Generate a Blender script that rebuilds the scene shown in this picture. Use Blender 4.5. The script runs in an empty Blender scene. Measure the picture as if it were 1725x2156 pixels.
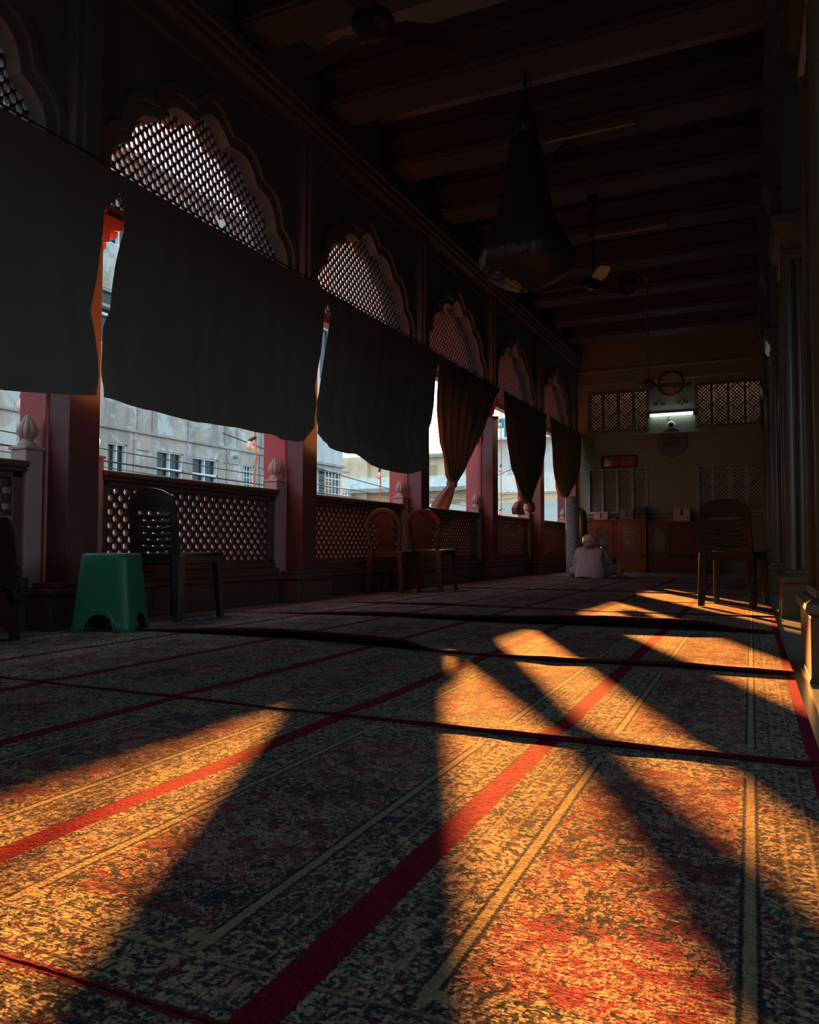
import bpy, bmesh, math, random
from mathutils import Vector, Matrix, noise
random.seed(7)
C = bpy.context.scene.collection
PI = math.pi
XW = -3.77            # room face of the street-side pilasters
B = 2.509             # bay length
Y0 = 3.583            # far edge of the first pilaster in view
OPEN = B - 0.23       # clear opening between pilasters
YB = Y0 + 5 * B       # back wall
SKEW = 0.033          # the carpets and the right colonnade drift a little from the left wall

# ------------------------------------------------------------------ mesh helper
class MB:
    def __init__(s): s.v = []; s.f = []; s.uv = {}
    def add(s, vs, fs):
        o = len(s.v); s.v += [tuple(p) for p in vs]; s.f += [tuple(i + o for i in f) for f in fs]
        return s
    def box(s, x0, x1, y0, y1, z0, z1):
        return s.add([(x0,y0,z0),(x1,y0,z0),(x1,y1,z0),(x0,y1,z0),(x0,y0,z1),(x1,y0,z1),(x1,y1,z1),(x0,y1,z1)],
              [(3,2,1,0),(4,5,6,7),(0,1,5,4),(1,2,6,5),(2,3,7,6),(3,0,4,7)])
    def beam(s, p, q, w, h, up=(0,0,1), w2=None, h2=None):
        p = Vector(p); q = Vector(q); d = (q-p).normalized(); a = d.cross(Vector(up)).normalized(); b = a.cross(d)
        w2 = w if w2 is None else w2; h2 = h if h2 is None else h2
        vs = [p+a*sx*w/2+b*sy*h/2 for sx,sy in ((-1,-1),(1,-1),(1,1),(-1,1))] + [q+a*sx*w2/2+b*sy*h2/2 for sx,sy in ((-1,-1),(1,-1),(1,1),(-1,1))]
        return s.add(vs, [(3,2,1,0),(4,5,6,7),(0,1,5,4),(1,2,6,5),(2,3,7,6),(3,0,4,7)])
    def tube(s, pts, r, n=8, cap=True):
        pts = [Vector(p) for p in pts]; R = r if isinstance(r, (list, tuple)) else [r]*len(pts)
        rings = []; ref = None
        for i, p in enumerate(pts):
            d = (pts[min(i+1,len(pts)-1)] - pts[max(i-1,0)]).normalized()
            if ref is None:
                ref = Vector((0,0,1)) if abs(d.z) < .9 else Vector((1,0,0))
            a = d.cross(ref).normalized(); b = a.cross(d).normalized(); ref = b
            rings.append([p + (a*math.cos(t)+b*math.sin(t))*R[i] for t in [2*PI*k/n for k in range(n)]])
        return s.loft(rings, cap)
    def loft(s, rings, cap=True, closed=True):
        n = len(rings[0]); vs = [p for r in rings for p in r]; fs = []
        for i in range(len(rings)-1):
            for k in range(n if closed else n-1):
                k2 = (k+1) % n
                fs.append((i*n+k, i*n+k2, (i+1)*n+k2, (i+1)*n+k))
        if cap:
            fs.append(tuple(range(n-1,-1,-1))); fs.append(tuple((len(rings)-1)*n+k for k in range(n)))
        return s.add(vs, fs)
    def lathe(s, prof, c=(0,0,0), n=24, lob=0, amp=0, sx=1, sy=1, axis='z', ph=0, cap=True):
        rings = []
        for r, z in prof:
            ring = []
            for k in range(n):
                t = 2*PI*k/n; rr = r*(1 - amp + amp*abs(math.cos(lob*t/2+ph))) if lob else r
                x, y = rr*math.cos(t)*sx, rr*math.sin(t)*sy
                p = {'z': (x, y, z), 'y': (x, -z, y), 'x': (z, x, y)}[axis]
                ring.append((c[0]+p[0], c[1]+p[1], c[2]+p[2]))
            rings.append(ring)
        return s.loft(rings, cap)
    def prism(s, poly, m, a, b):              # poly of 2-D points, m maps (u, v, w) to 3-D
        n = len(poly)
        vs = [m(u, v, a) for u, v in poly] + [m(u, v, b) for u, v in poly]
        return s.add(vs, [tuple(range(n)), tuple(range(2*n-1, n-1, -1))] + [(i, i+n, (i+1) % n + n, (i+1) % n) for i in range(n)])
    def ring(s, inner, outer, m, a, b):       # plate between two loops
        n = len(inner)
        vs = [m(u, v, w) for w in (a, b) for L in (inner, outer) for u, v in L]
        fs = []
        for i in range(n):
            j = (i+1) % n
            fs += [(i, j, n+j, n+i), (2*n+j, 2*n+i, 3*n+i, 3*n+j), (j, i, 2*n+i, 2*n+j), (n+i, n+j, 3*n+j, 3*n+i)]
        return s.add(vs, fs)
    def grid(s, fn, nu, nv, th=0.0, thdir=None):
        P = [[Vector(fn(i/nu, j/nv)) for i in range(nu+1)] for j in range(nv+1)]
        vs = [p for row in P for p in row]; w = nu+1
        fs = [(j*w+i, j*w+i+1, (j+1)*w+i+1, (j+1)*w+i) for j in range(nv) for i in range(nu)]
        if th:
            o = len(vs); bk = []
            for j in range(nv+1):
                for i in range(nu+1):
                    if thdir: nrm = Vector(thdir)
                    else:
                        du = P[j][min(i+1,nu)]-P[j][max(i-1,0)]; dv = P[min(j+1,nv)][i]-P[max(j-1,0)][i]
                        nrm = du.cross(dv); nrm = nrm.normalized() if nrm.length > 1e-9 else Vector((1,0,0))
                    bk.append(P[j][i]-nrm*th)
            vs += bk; fs += [tuple(k+o for k in reversed(f)) for f in fs]
            edge = [i for i in range(w)] + [j*w+nu for j in range(1,nv+1)] + [nv*w+i for i in range(nu-1,-1,-1)] + [j*w for j in range(nv-1,0,-1)]
            for k in range(len(edge)):
                a, b = edge[k], edge[(k+1) % len(edge)]
                fs.append((b, a, a+o, b+o))
        return s.add(vs, fs)
    def lattice(s, inside, a0, a1, b0, b1, p, t, r, m, skip=(), rv=None):
        nj = int((b1-b0)/p)+1; ni = int((a1-a0)/(2*p))+1
        for j in range(nj+1):
            for i in range(-1, ni+1):
                ca = a0 + 2*p*i + (p if j % 2 else 0); cb = b0 + p*j
                if not inside(ca, cb): continue
                if any(math.hypot(ca-q[0], cb-q[1]) < q[2] for q in skip): continue
                out = [(p,0),(p/2,p/2),(0,p),(-p/2,p/2),(-p,0),(-p/2,-p/2),(0,-p),(p/2,-p/2)]
                inn = [(r*math.cos(PI*k/4), (rv or r)*math.sin(PI*k/4)) for k in range(8)]
                vs = [m(ca+u, cb+v, w) for w in (0, t) for L in (out, inn) for u, v in L]
                fs = []
                for k in range(8):
                    l = (k+1) % 8
                    fs += [(k, l, 8+l, 8+k), (16+l, 16+k, 24+k, 24+l), (8+k, 8+l, 24+l, 24+k)]
                s.add(vs, fs)
        return s
    def build(s, name, mat, parent=None, smooth=None, bevel=0, world=True, merge=False):
        me = bpy.data.meshes.new(name)
        o = bpy.data.objects.new(name, me)
        vs = s.v
        if parent is not None and world:
            pm = world_matrix(parent).inverted(); vs = [tuple(pm @ Vector(v)) for v in vs]
        me.from_pydata(vs, [], s.f); me.update()
        bm = bmesh.new(); bm.from_mesh(me)
        if merge: bmesh.ops.remove_doubles(bm, verts=bm.verts, dist=1e-5)
        bmesh.ops.recalc_face_normals(bm, faces=bm.faces); bm.to_mesh(me); bm.free()
        if mat: me.materials.append(mat)
        if smooth is not None:
            me.shade_smooth(); me.set_sharp_from_angle(angle=math.radians(smooth))
        C.objects.link(o)
        if parent is not None: o.parent = parent
        if bevel:
            b = o.modifiers.new('bevel', 'BEVEL'); b.width = bevel; b.segments = 2; b.limit_method = 'ANGLE'; b.angle_limit = math.radians(40)
        return o

def world_matrix(o):
    m = Matrix.LocRotScale(o.location, o.rotation_euler, o.scale)
    return world_matrix(o.parent) @ m if o.parent else m
def tag(o, label, cat, group=None, kind=None):
    o['label'] = label; o['category'] = cat
    if group: o['group'] = group
    if kind: o['kind'] = kind
    return o
def thing(name, label, cat, loc=(0,0,0), rz=0, group=None):
    o = bpy.data.objects.new(name, None); C.objects.link(o); o.empty_display_size = .1
    o.location = loc; o.rotation_euler = (0,0,rz)
    return tag(o, label, cat, group)
def struct(o, label=None, cat=None):
    o['kind'] = 'structure'
    if label: o['label'] = label
    if cat: o['category'] = cat
    return o
def dup(root, loc, rz=None, label=None):
    def cp(o, par):
        c = o.copy(); C.objects.link(c)
        if par is not None: c.parent = par
        for ch in [x for x in o.children if x.name in C.objects]: cp(ch, c)
        return c
    r = cp(root, None); r.location = loc
    if rz is not None: r.rotation_euler = (0,0,rz)
    if label: r['label'] = label
    return r
def lerp_list(L, t):          # piecewise-linear lookup in a list of (t, value)
    if t <= L[0][0]: return L[0][1]
    for (a, va), (b, vb) in zip(L, L[1:]):
        if t <= b: return va + (vb-va)*(t-a)/(b-a)
    return L[-1][1]
def orient(poly_m, *a): pass

# ------------------------------------------------------------------ materials
class NG:
    def __init__(s, name):
        s.m = bpy.data.materials.new(name); s.m.use_nodes = True; s.t = s.m.node_tree; s.t.nodes.clear()
        s.out = s.n('ShaderNodeOutputMaterial')
    def n(s, k, **kw):
        nd = s.t.nodes.new(k)
        for a, b in kw.items():
            if a.startswith('i_'):
                nd.inputs[a[2:].replace('_', ' ')].default_value = b
            else: setattr(nd, a, b)
        return nd
    def l(s, a, b): s.t.links.new(a, b)
    def M(s, op, a, b=None, c=None):
        nd = s.n('ShaderNodeMath', operation=op)
        for i, x in enumerate((a, b, c)):
            if x is None: continue
            if isinstance(x, (int, float)): nd.inputs[i].default_value = x
            else: s.l(x, nd.inputs[i])
        return nd.outputs[0]
    def step(s, x, a, b):     # 0 below a, 1 above b
        nd = s.n('ShaderNodeMapRange', interpolation_type='SMOOTHSTEP'); s.l(x, nd.inputs[0])
        nd.inputs[1].default_value = a; nd.inputs[2].default_value = b
        return nd.outputs[0]
    def mix(s, f, a, b):
        nd = s.n('ShaderNodeMix', data_type='RGBA')
        for k, x in ((0, f), (6, a), (7, b)):
            if isinstance(x, (int, float)): nd.inputs[k].default_value = x
            elif isinstance(x, tuple): nd.inputs[k].default_value = (*x, 1) if len(x) == 3 else x
            else: s.l(x, nd.inputs[k])
        return nd.outputs[2]
    def noise(s, vec, scale, detail=3, rough=.5, dist=0, out=0):
        nd = s.n('ShaderNodeTexNoise'); nd.inputs['Scale'].default_value = scale; nd.inputs['Detail'].default_value = detail
        nd.inputs['Roughness'].default_value = rough; nd.inputs['Distortion'].default_value = dist
        if vec is not None: s.l(vec, nd.inputs['Vector'])
        return nd.outputs[out]
    def bsdf(s, col, rough=.6, spec=.5, bump=None, bstr=.3, bdist=.002, **kw):
        b = s.n('ShaderNodeBsdfPrincipled')
        if isinstance(col, tuple): b.inputs['Base Color'].default_value = (*col, 1)
        else: s.l(col, b.inputs['Base Color'])
        if isinstance(rough, (int, float)): b.inputs['Roughness'].default_value = rough
        else: s.l(rough, b.inputs['Roughness'])
        b.inputs['Specular IOR Level'].default_value = spec
        for k, v in kw.items(): b.inputs[k.replace('_', ' ')].default_value = v
        if bump is not None:
            bn = s.n('ShaderNodeBump'); bn.inputs['Strength'].default_value = bstr; bn.inputs['Distance'].default_value = bdist
            s.l(bump, bn.inputs['Height']); s.l(bn.outputs[0], b.inputs['Normal'])
        return b
    def done(s, sh): s.l(sh.outputs[0], s.out.inputs[0]); return s.m
    def obj(s): return s.n('ShaderNodeTexCoord').outputs['Object']

def simple(name, col, rough=.6, var=.15, scale=6, bump=.0, spec=.4, bscale=60, **kw):
    g = NG(name); v = g.obj()
    f = g.noise(v, scale, 4, .6)
    c = g.mix(f, tuple(x*(1-var) for x in col), tuple(min(1, x*(1+var)) for x in col))
    h = g.noise(v, bscale, 3) if bump else None
    return g.done(g.bsdf(c, rough, spec, h, bump, .003, **kw))

M = {}
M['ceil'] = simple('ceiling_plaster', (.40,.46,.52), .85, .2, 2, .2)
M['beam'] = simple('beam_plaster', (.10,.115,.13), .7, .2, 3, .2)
M['spandrel'] = simple('painted_wall', (.135,.15,.165), .7, .2, 3, .2)
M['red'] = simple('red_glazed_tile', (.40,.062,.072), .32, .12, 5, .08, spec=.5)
M['redshade'] = simple('red_tile_shaded', (.13,.04,.042), .35, .12, 5, .08)  # the red tile again, with the shade of the room side put into its colour
M['redlat'] = simple('red_painted_screen', (.10,.032,.026), .5, .15, 8, .1)
M['brownpar'] = simple('maroon_parapet', (.11,.055,.042), .35, .15, 6, .08)
M['pinkstone'] = simple('pink_painted_stone', (.42,.25,.24), .5, .12, 14, .1)
M['marble'] = simple('grey_marble_floor', (.22,.25,.25), .3, .25, 3)
M['darkplastic'] = simple('black_plastic', (.032,.031,.030), .3, .1, 5)
M['brownplastic'] = simple('brown_plastic', (.085,.035,.018), .3, .12, 5)
M['redplastic'] = simple('red_plastic_patch', (.35,.02,.02), .35, .1, 5)
M['greenplastic'] = simple('green_plastic', (.02,.16,.085), .35, .12, 4, .05)
M['darkbrownplastic'] = simple('dark_brown_plastic', (.035,.012,.01), .28, .12, 4)
M['column'] = simple('ochre_glossy_column', (.115,.085,.055), .32, .15, 4, .05)
M['backwall'] = simple('pale_green_wall', (.22,.28,.20), .75, .1, 2.5, .15)
M['darkwall'] = simple('dim_wall', (.14,.135,.12), .85, .15, 2)
M['greenstone'] = simple('grey_green_moulding', (.25,.33,.28), .5, .1, 6)
M['jali'] = simple('dark_stone_screen', (.13,.13,.13), .6, .15, 8)
M['wood'] = None
M['tin'] = simple('grey_metal_box', (.30,.36,.40), .45, .15, 10, **{'Metallic': .3})
M['tin2'] = simple('dull_green_box', (.14,.19,.15), .6, .15, 10)
M['tin3'] = simple('dark_box', (.05,.055,.06), .6, .15, 10)
M['cream'] = simple('cream_paint', (.48,.44,.36), .6, .1, 8)
M['black'] = simple('black_iron', (.015,.015,.016), .45, .1, 8)
M['white'] = simple('white_paint', (.75,.76,.75), .45, .05, 8)
M['fan'] = simple('fan_enamel', (.15,.13,.10), .4, .12, 6)
M['darkfan'] = simple('dark_fan_enamel', (.016,.016,.016), .4, .12, 6)
M['skin'] = simple('skin', (.17,.09,.06), .55, .1, 20, subsurface=0) if False else simple('skin', (.17,.09,.06), .55, .1, 20)
M['trouser'] = simple('grey_trousers', (.30,.31,.31), .85, .15, 20, .3)
M['cap'] = simple('knitted_cap', (.55,.58,.54), .9, .25, 60, .5, bscale=180)
M['paper'] = simple('book_page', (.62,.52,.30), .7, .1, 20)
M['bookred'] = simple('red_book_cover', (.35,.06,.04), .5, .1, 12)
M['bookgrey'] = simple('grey_book_cover', (.36,.36,.33), .6, .15, 12)
M['cable'] = simple('dark_cable', (.04,.04,.045), .6, .1, 8)
M['jute'] = simple('tan_rope', (.45,.27,.12), .8, .2, 40)
M['bark'] = simple('street_ground', (.16,.15,.14), .9, .2, .4)
M['winframe'] = simple('white_window_frame', (.72,.78,.80), .5, .05, 8)
M['winglass'] = simple('dark_window_glass', (.018,.028,.03), .15, .2, 3)
M['shutter'] = simple('ochre_shutter', (.40,.28,.15), .7, .2, 20)
M['teal'] = simple('teal_sheet', (.09,.36,.42), .5, .12, 3)
M['b3'] = None
M['speck'] = None

def glass(name, col=(1,1,1), f=.12, rough=.06):
    g = NG(name); a = g.n('ShaderNodeBsdfTransparent'); a.inputs[0].default_value = (*col, 1)
    b = g.n('ShaderNodeBsdfGlossy'); b.inputs['Roughness'].default_value = rough
    nz = g.noise(g.obj(), 3, 2); fr = g.n('ShaderNodeFresnel'); fr.inputs[0].default_value = 1.5
    fac = g.M('ADD', g.M('MULTIPLY', nz, .04), g.M('ADD', fr.outputs[0], f-.04))
    x = g.n('ShaderNodeMixShader'); g.l(fac, x.inputs[0]); g.l(a.outputs[0], x.inputs[1]); g.l(b.outputs[0], x.inputs[2])
    return g.done(x)
M['glass'] = glass('cabinet_glass', (.72,.78,.78), .05, .45)
M['floodglass'] = simple('floodlight_glass', (.10,.13,.14), .06, .1, 4, spec=1.0)
M['bulb'] = glass('bulb_glass', (.95,.95,.92), .3)
M['bulbw'] = simple('milky_bulb', (.85,.86,.84), .3, .03, 6)

def wood():
    g = NG('reddish_cabinet_wood'); v = g.obj()
    mp = g.n('ShaderNodeMapping'); mp.inputs['Scale'].default_value = (9, 9, 1.2); g.l(v, mp.inputs[0])
    f = g.noise(mp.outputs[0], 5, 5, .6, 1.0)
    c = g.mix(f, (.07,.018,.010), (.21,.052,.026))
    return g.done(g.bsdf(c, .4, .4, f, .15, .002))
M['wood'] = wood()
def speck():
    g = NG('speckled_grey_felt'); v = g.obj()
    f = g.step(g.noise(v, 70, 3, .7), .4, .62)
    c = g.mix(f, (.16,.155,.165), (.45,.43,.43))
    return g.done(g.bsdf(c, .95, .2, g.noise(v, 120, 2), .4, .004))
M['speck'] = speck()

def curtain_mat(name, col, trans, tcol):
    g = NG(name); v = g.obj()
    mp = g.n('ShaderNodeMapping'); mp.inputs['Scale'].default_value = (1, 1, .06); g.l(v, mp.inputs[0])
    wv = g.noise(mp.outputs[0], 160, 3, .6)
    c = g.mix(wv, tuple(x*.8 for x in col), tuple(x*1.2 for x in col))
    b = g.bsdf(c, .9, .15, g.noise(v, 300, 2), .2, .001)
    t = g.n('ShaderNodeBsdfTranslucent')
    tw = g.mix(g.noise(v, 220, 2, .7), tuple(x*.4 for x in tcol), tuple(min(1, x*1.5) for x in tcol)); g.l(tw, t.inputs[0])
    x = g.n('ShaderNodeMixShader'); x.inputs[0].default_value = trans
    g.l(b.outputs[0], x.inputs[1]); g.l(t.outputs[0], x.inputs[2])
    return g.done(x)
M['curt'] = curtain_mat('black_curtain_cloth', (.17,.167,.163), .006, (.5,.36,.22))
M['curt_b'] = curtain_mat('brown_curtain_cloth', (.17,.125,.09), .03, (.55,.36,.2))

def carpet_mat():
    g = NG('woven_prayer_carpet')
    uvn = g.n('ShaderNodeUVMap'); uvn.uv_map = 'UVMap'; uv = uvn.outputs[0]
    sx = g.n('ShaderNodeSeparateXYZ'); g.l(uv, sx.inputs[0]); U, V = sx.outputs[0], sx.outputs[1]
    L = 1.25
    oi = g.n('ShaderNodeObjectInfo')
    off = g.n('ShaderNodeVectorMath', operation='ADD'); g.l(uv, off.inputs[0])
    cb = g.n('ShaderNodeCombineXYZ'); g.l(g.M('MULTIPLY', oi.outputs['Random'], 37.0), cb.inputs[0]); g.l(g.M('MULTIPLY', oi.outputs['Random'], 91.0), cb.inputs[1]); g.l(cb.outputs[0], off.inputs[1])
    P = off.outputs[0]
    jag = g.M('MULTIPLY', g.M('SUBTRACT', g.noise(P, 130, 2), .5), .008)
    fx = g.M('MODULO', U, .59)
    d = g.M('ADD', g.M('MINIMUM', fx, g.M('SUBTRACT', .59, fx)), jag)
    v = g.M('ADD', g.M('MODULO', V, L), jag)
    dv = g.M('MINIMUM', v, g.M('SUBTRACT', L, v))
    # floral masks
    n1 = g.noise(P, 37, 4, .62, 2.4); n2 = g.noise(P, 68, 3, .6, 1.4); n3 = g.noise(P, 12, 3, .55, 1.4); n4 = g.noise(P, 5, 2)
    vo = g.n('ShaderNodeTexVoronoi'); vo.inputs['Scale'].default_value = 20; g.l(g.n('ShaderNodeVectorMath', operation='ADD').outputs[0], vo.inputs['Vector'])
    wv = vo.inputs['Vector'].links[0].from_node; g.l(P, wv.inputs[0]); g.l(g.noise(P, 20, 2, out=1), wv.inputs[1])
    rosette = g.M('MULTIPLY', g.step(vo.outputs['Distance'], .18, .22), g.M('SUBTRACT', 1, g.step(vo.outputs['Distance'], .30, .36)))
    vine = g.M('SUBTRACT', 1, g.step(g.M('ABSOLUTE', g.M('SUBTRACT', n1, .5)), .025, .06))
    blob = g.step(g.M('ADD', n2, g.M('MULTIPLY', n3, .45)), .80, .84)
    och_f = g.M('MAXIMUM', g.M('MAXIMUM', vine, blob), g.M('MULTIPLY', rosette, .75))
    och_b = g.step(g.M('ADD', n1, g.M('MULTIPLY', n2, .5)), .70, .76)
    dark = g.step(g.M('ADD', g.noise(P, 50, 4, .68, 1.8), g.M('MULTIPLY', n4, .35)), .685, .725)
    RED, OCH, DRK, TAN = (.34,.008,.050), (.55,.42,.25), (.012,.021,.038), (.46,.35,.20)
    OCH2 = g.mix(g.noise(P, 95, 2), (.42,.32,.20), (.70,.55,.36))
    och_f = g.M('MULTIPLY', och_f, g.M('SUBTRACT', 1, g.M('MULTIPLY', g.step(g.noise(P, 16, 2, .5, .8), .52, .58), .75)))
    field = g.mix(och_f, g.mix(n4, RED, (.25,.008,.035)), OCH2)
    field = g.mix(dark, field, DRK)
    border = g.mix(och_b, g.mix(g.step(n3, .42, .5), (.22,.02,.035), (.025,.035,.05)), OCH2)
    border = g.mix(g.M('MULTIPLY', dark, .8), border, DRK)
    def band(x, a, b, w=.0015): return g.M('MULTIPLY', g.step(x, a-w, a+w), g.M('SUBTRACT', 1, g.step(x, b-w, b+w)))
    infield = g.M('MULTIPLY', g.step(d, .158, .162), g.step(dv, .158, .162))
    col = g.mix(infield, border, field)
    # ochre rail with dark outlines between border and field
    near = g.step(dv, .10, .103)
    for a, b, c in ((.128,.134,DRK), (.134,.148,TAN), (.148,.154,DRK), (.048,.053,DRK), (.053,.058,TAN), (.098,.103,DRK), (.089,.094,TAN)):
        f = g.M('MULTIPLY', band(d, a, b), near if a > .12 else .55)
        col = g.mix(f, col, c)
    # small corner wedge at the foot of the rail
    wedge = g.M('MULTIPLY', g.M('MULTIPLY', g.step(dv, .118, .122), g.M('SUBTRACT', 1, g.step(g.M('ADD', g.M('MULTIPLY', dv, 1.8), d), .40, .405))), g.step(d, .130, .134))
    col = g.mix(wedge, col, TAN)
    for a, b, c in ((.02,.026,DRK), (.085,.09,DRK), (.09,.096,TAN)):
        col = g.mix(g.M('MULTIPLY', band(dv, a, b), .7), col, c)
    stripe = g.M('SUBTRACT', 1, g.step(d, .024, .027))
    col = g.mix(stripe, col, (.32,.006,.048))
    col = g.mix(g.M('SUBTRACT', 1, g.step(dv, .004, .007)), col, (.20,.010,.02))
    fib = g.noise(P, 300, 3, .7)
    col = g.mix(g.M('MULTIPLY', g.step(fib, .38, .68), .55), col, (.030,.026,.032))
    wvx = g.n('ShaderNodeMapping'); wvx.inputs['Scale'].default_value = (90, 320, 1); g.l(P, wvx.inputs[0])
    weave = g.noise(wvx.outputs[0], 1, 2, .5)
    hgt = g.M('ADD', g.M('MULTIPLY', g.M('MAXIMUM', och_f, och_b), .55), g.M('ADD', g.M('MULTIPLY', weave, .75), g.M('MULTIPLY', g.noise(P, 70, 3, .6), .9)))
    hgt = g.M('SUBTRACT', hgt, g.M('MULTIPLY', stripe, .3))
    b = g.bsdf(col, 1.0, .02, hgt, 1.0, .0065, Sheen_Roughness=.25, Sheen_Tint=(.95,.95,1.0,1))
    g.l(g.M('SUBTRACT', .13, g.M('MULTIPLY', stripe, .11)), b.inputs['Sheen Weight'])
    return g.done(b)
M['carpet'] = carpet_mat()
def shirt_mat():
    g = NG('striped_shirt_cloth'); uvn = g.n('ShaderNodeTexCoord'); sx = g.n('ShaderNodeSeparateXYZ'); g.l(uvn.outputs['Object'], sx.inputs[0])
    f = g.M('MODULO', g.M('ADD', sx.outputs[0], 5.0), .034)
    s1 = g.M('SUBTRACT', 1, g.step(f, .009, .012)); s2 = g.M('SUBTRACT', 1, g.step(g.M('ABSOLUTE', g.M('SUBTRACT', f, .024)), .002, .003))
    c = g.mix(s1, (.62,.66,.67), (.30,.32,.36)); c = g.mix(s2, c, (.22,.20,.22))
    v = g.obj(); mp = g.n('ShaderNodeMapping'); mp.inputs['Scale'].default_value = (1, 1, .35); g.l(v, mp.inputs[0])
    return g.done(g.bsdf(c, .9, .15, g.noise(mp.outputs[0], 22, 3, .5, .6), .7, .02))
M['shirt'] = shirt_mat()
def facade(name, a, b, c, streak=1.0):
    g = NG(name); v = g.obj()
    mp = g.n('ShaderNodeMapping'); mp.inputs['Scale'].default_value = (1, 1, .22); g.l(v, mp.inputs[0])
    n = g.noise(mp.outputs[0], 1.6, 6, .65, .4); n2 = g.noise(v, .9, 6, .65, .8); n3 = g.noise(v, 3.2, 5, .6, .6)
    col = g.mix(g.step(n, .35, .65), a, b)
    col = g.mix(g.M('MULTIPLY', g.step(n2, .52, .62), .7), col, c)
    col = g.mix(g.M('MULTIPLY', g.step(n3, .60, .66), .55), col, tuple(min(1, x*1.5) for x in b))
    col = g.mix(g.M('MULTIPLY', g.step(g.noise(mp.outputs[0], 4.5, 5, .7), .60, .72), .65*streak), col, (.10,.11,.11))
    return g.done(g.bsdf(col, .9, .2, n3, .25, .02))
M['facade'] = facade('weathered_concrete', (.27,.27,.25), (.46,.41,.34), (.56,.62,.62), 1.3)
M['facade_trim'] = facade('weathered_ledge', (.26,.26,.25), (.36,.35,.32), (.40,.43,.43), .6)
M['b3'] = facade('yellowed_plaster', (.56,.42,.27), (.70,.55,.38), (.62,.50,.34), .3)
M['b3w'] = facade('whitewashed_parapet', (.62,.64,.63), (.74,.75,.72), (.55,.58,.58), .5)
M['b4'] = facade('pale_grey_plaster', (.45,.48,.48), (.56,.58,.56), (.42,.44,.42), .4)
M['lane'] = simple('reddish_lane_wall', (.55,.40,.34), .9, .2, 3)
def tin_roof():
    g = NG('corrugated_tin'); v = g.obj(); n = g.noise(v, .8, 5, .6)
    c = g.mix(g.step(n, .4, .65), (.30,.33,.34), (.36,.27,.19))
    return g.done(g.bsdf(c, .6, .4, g.noise(v, 5, 4), .3, .01))
M['tinroof'] = tin_roof()
def plastic_wrap():
    g = NG('grey_plastic_wrap'); v = g.obj()
    mp = g.n('ShaderNodeMapping'); mp.inputs['Scale'].default_value = (1, 1, .25); g.l(v, mp.inputs[0])
    return g.done(g.bsdf((.045,.045,.042), .3, .5, g.noise(mp.outputs[0], 18, 4, .6, .8), .8, .02))
M['wrap'] = plastic_wrap()
def emit(name, col, st):
    g = NG(name); e = g.n('ShaderNodeEmission'); e.inputs[0].default_value = (*col, 1); e.inputs[1].default_value = st
    return g.done(e)
M['tube'] = emit('lit_fluorescent_tube', (.82,.95,1.0), 9.0)

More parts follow.
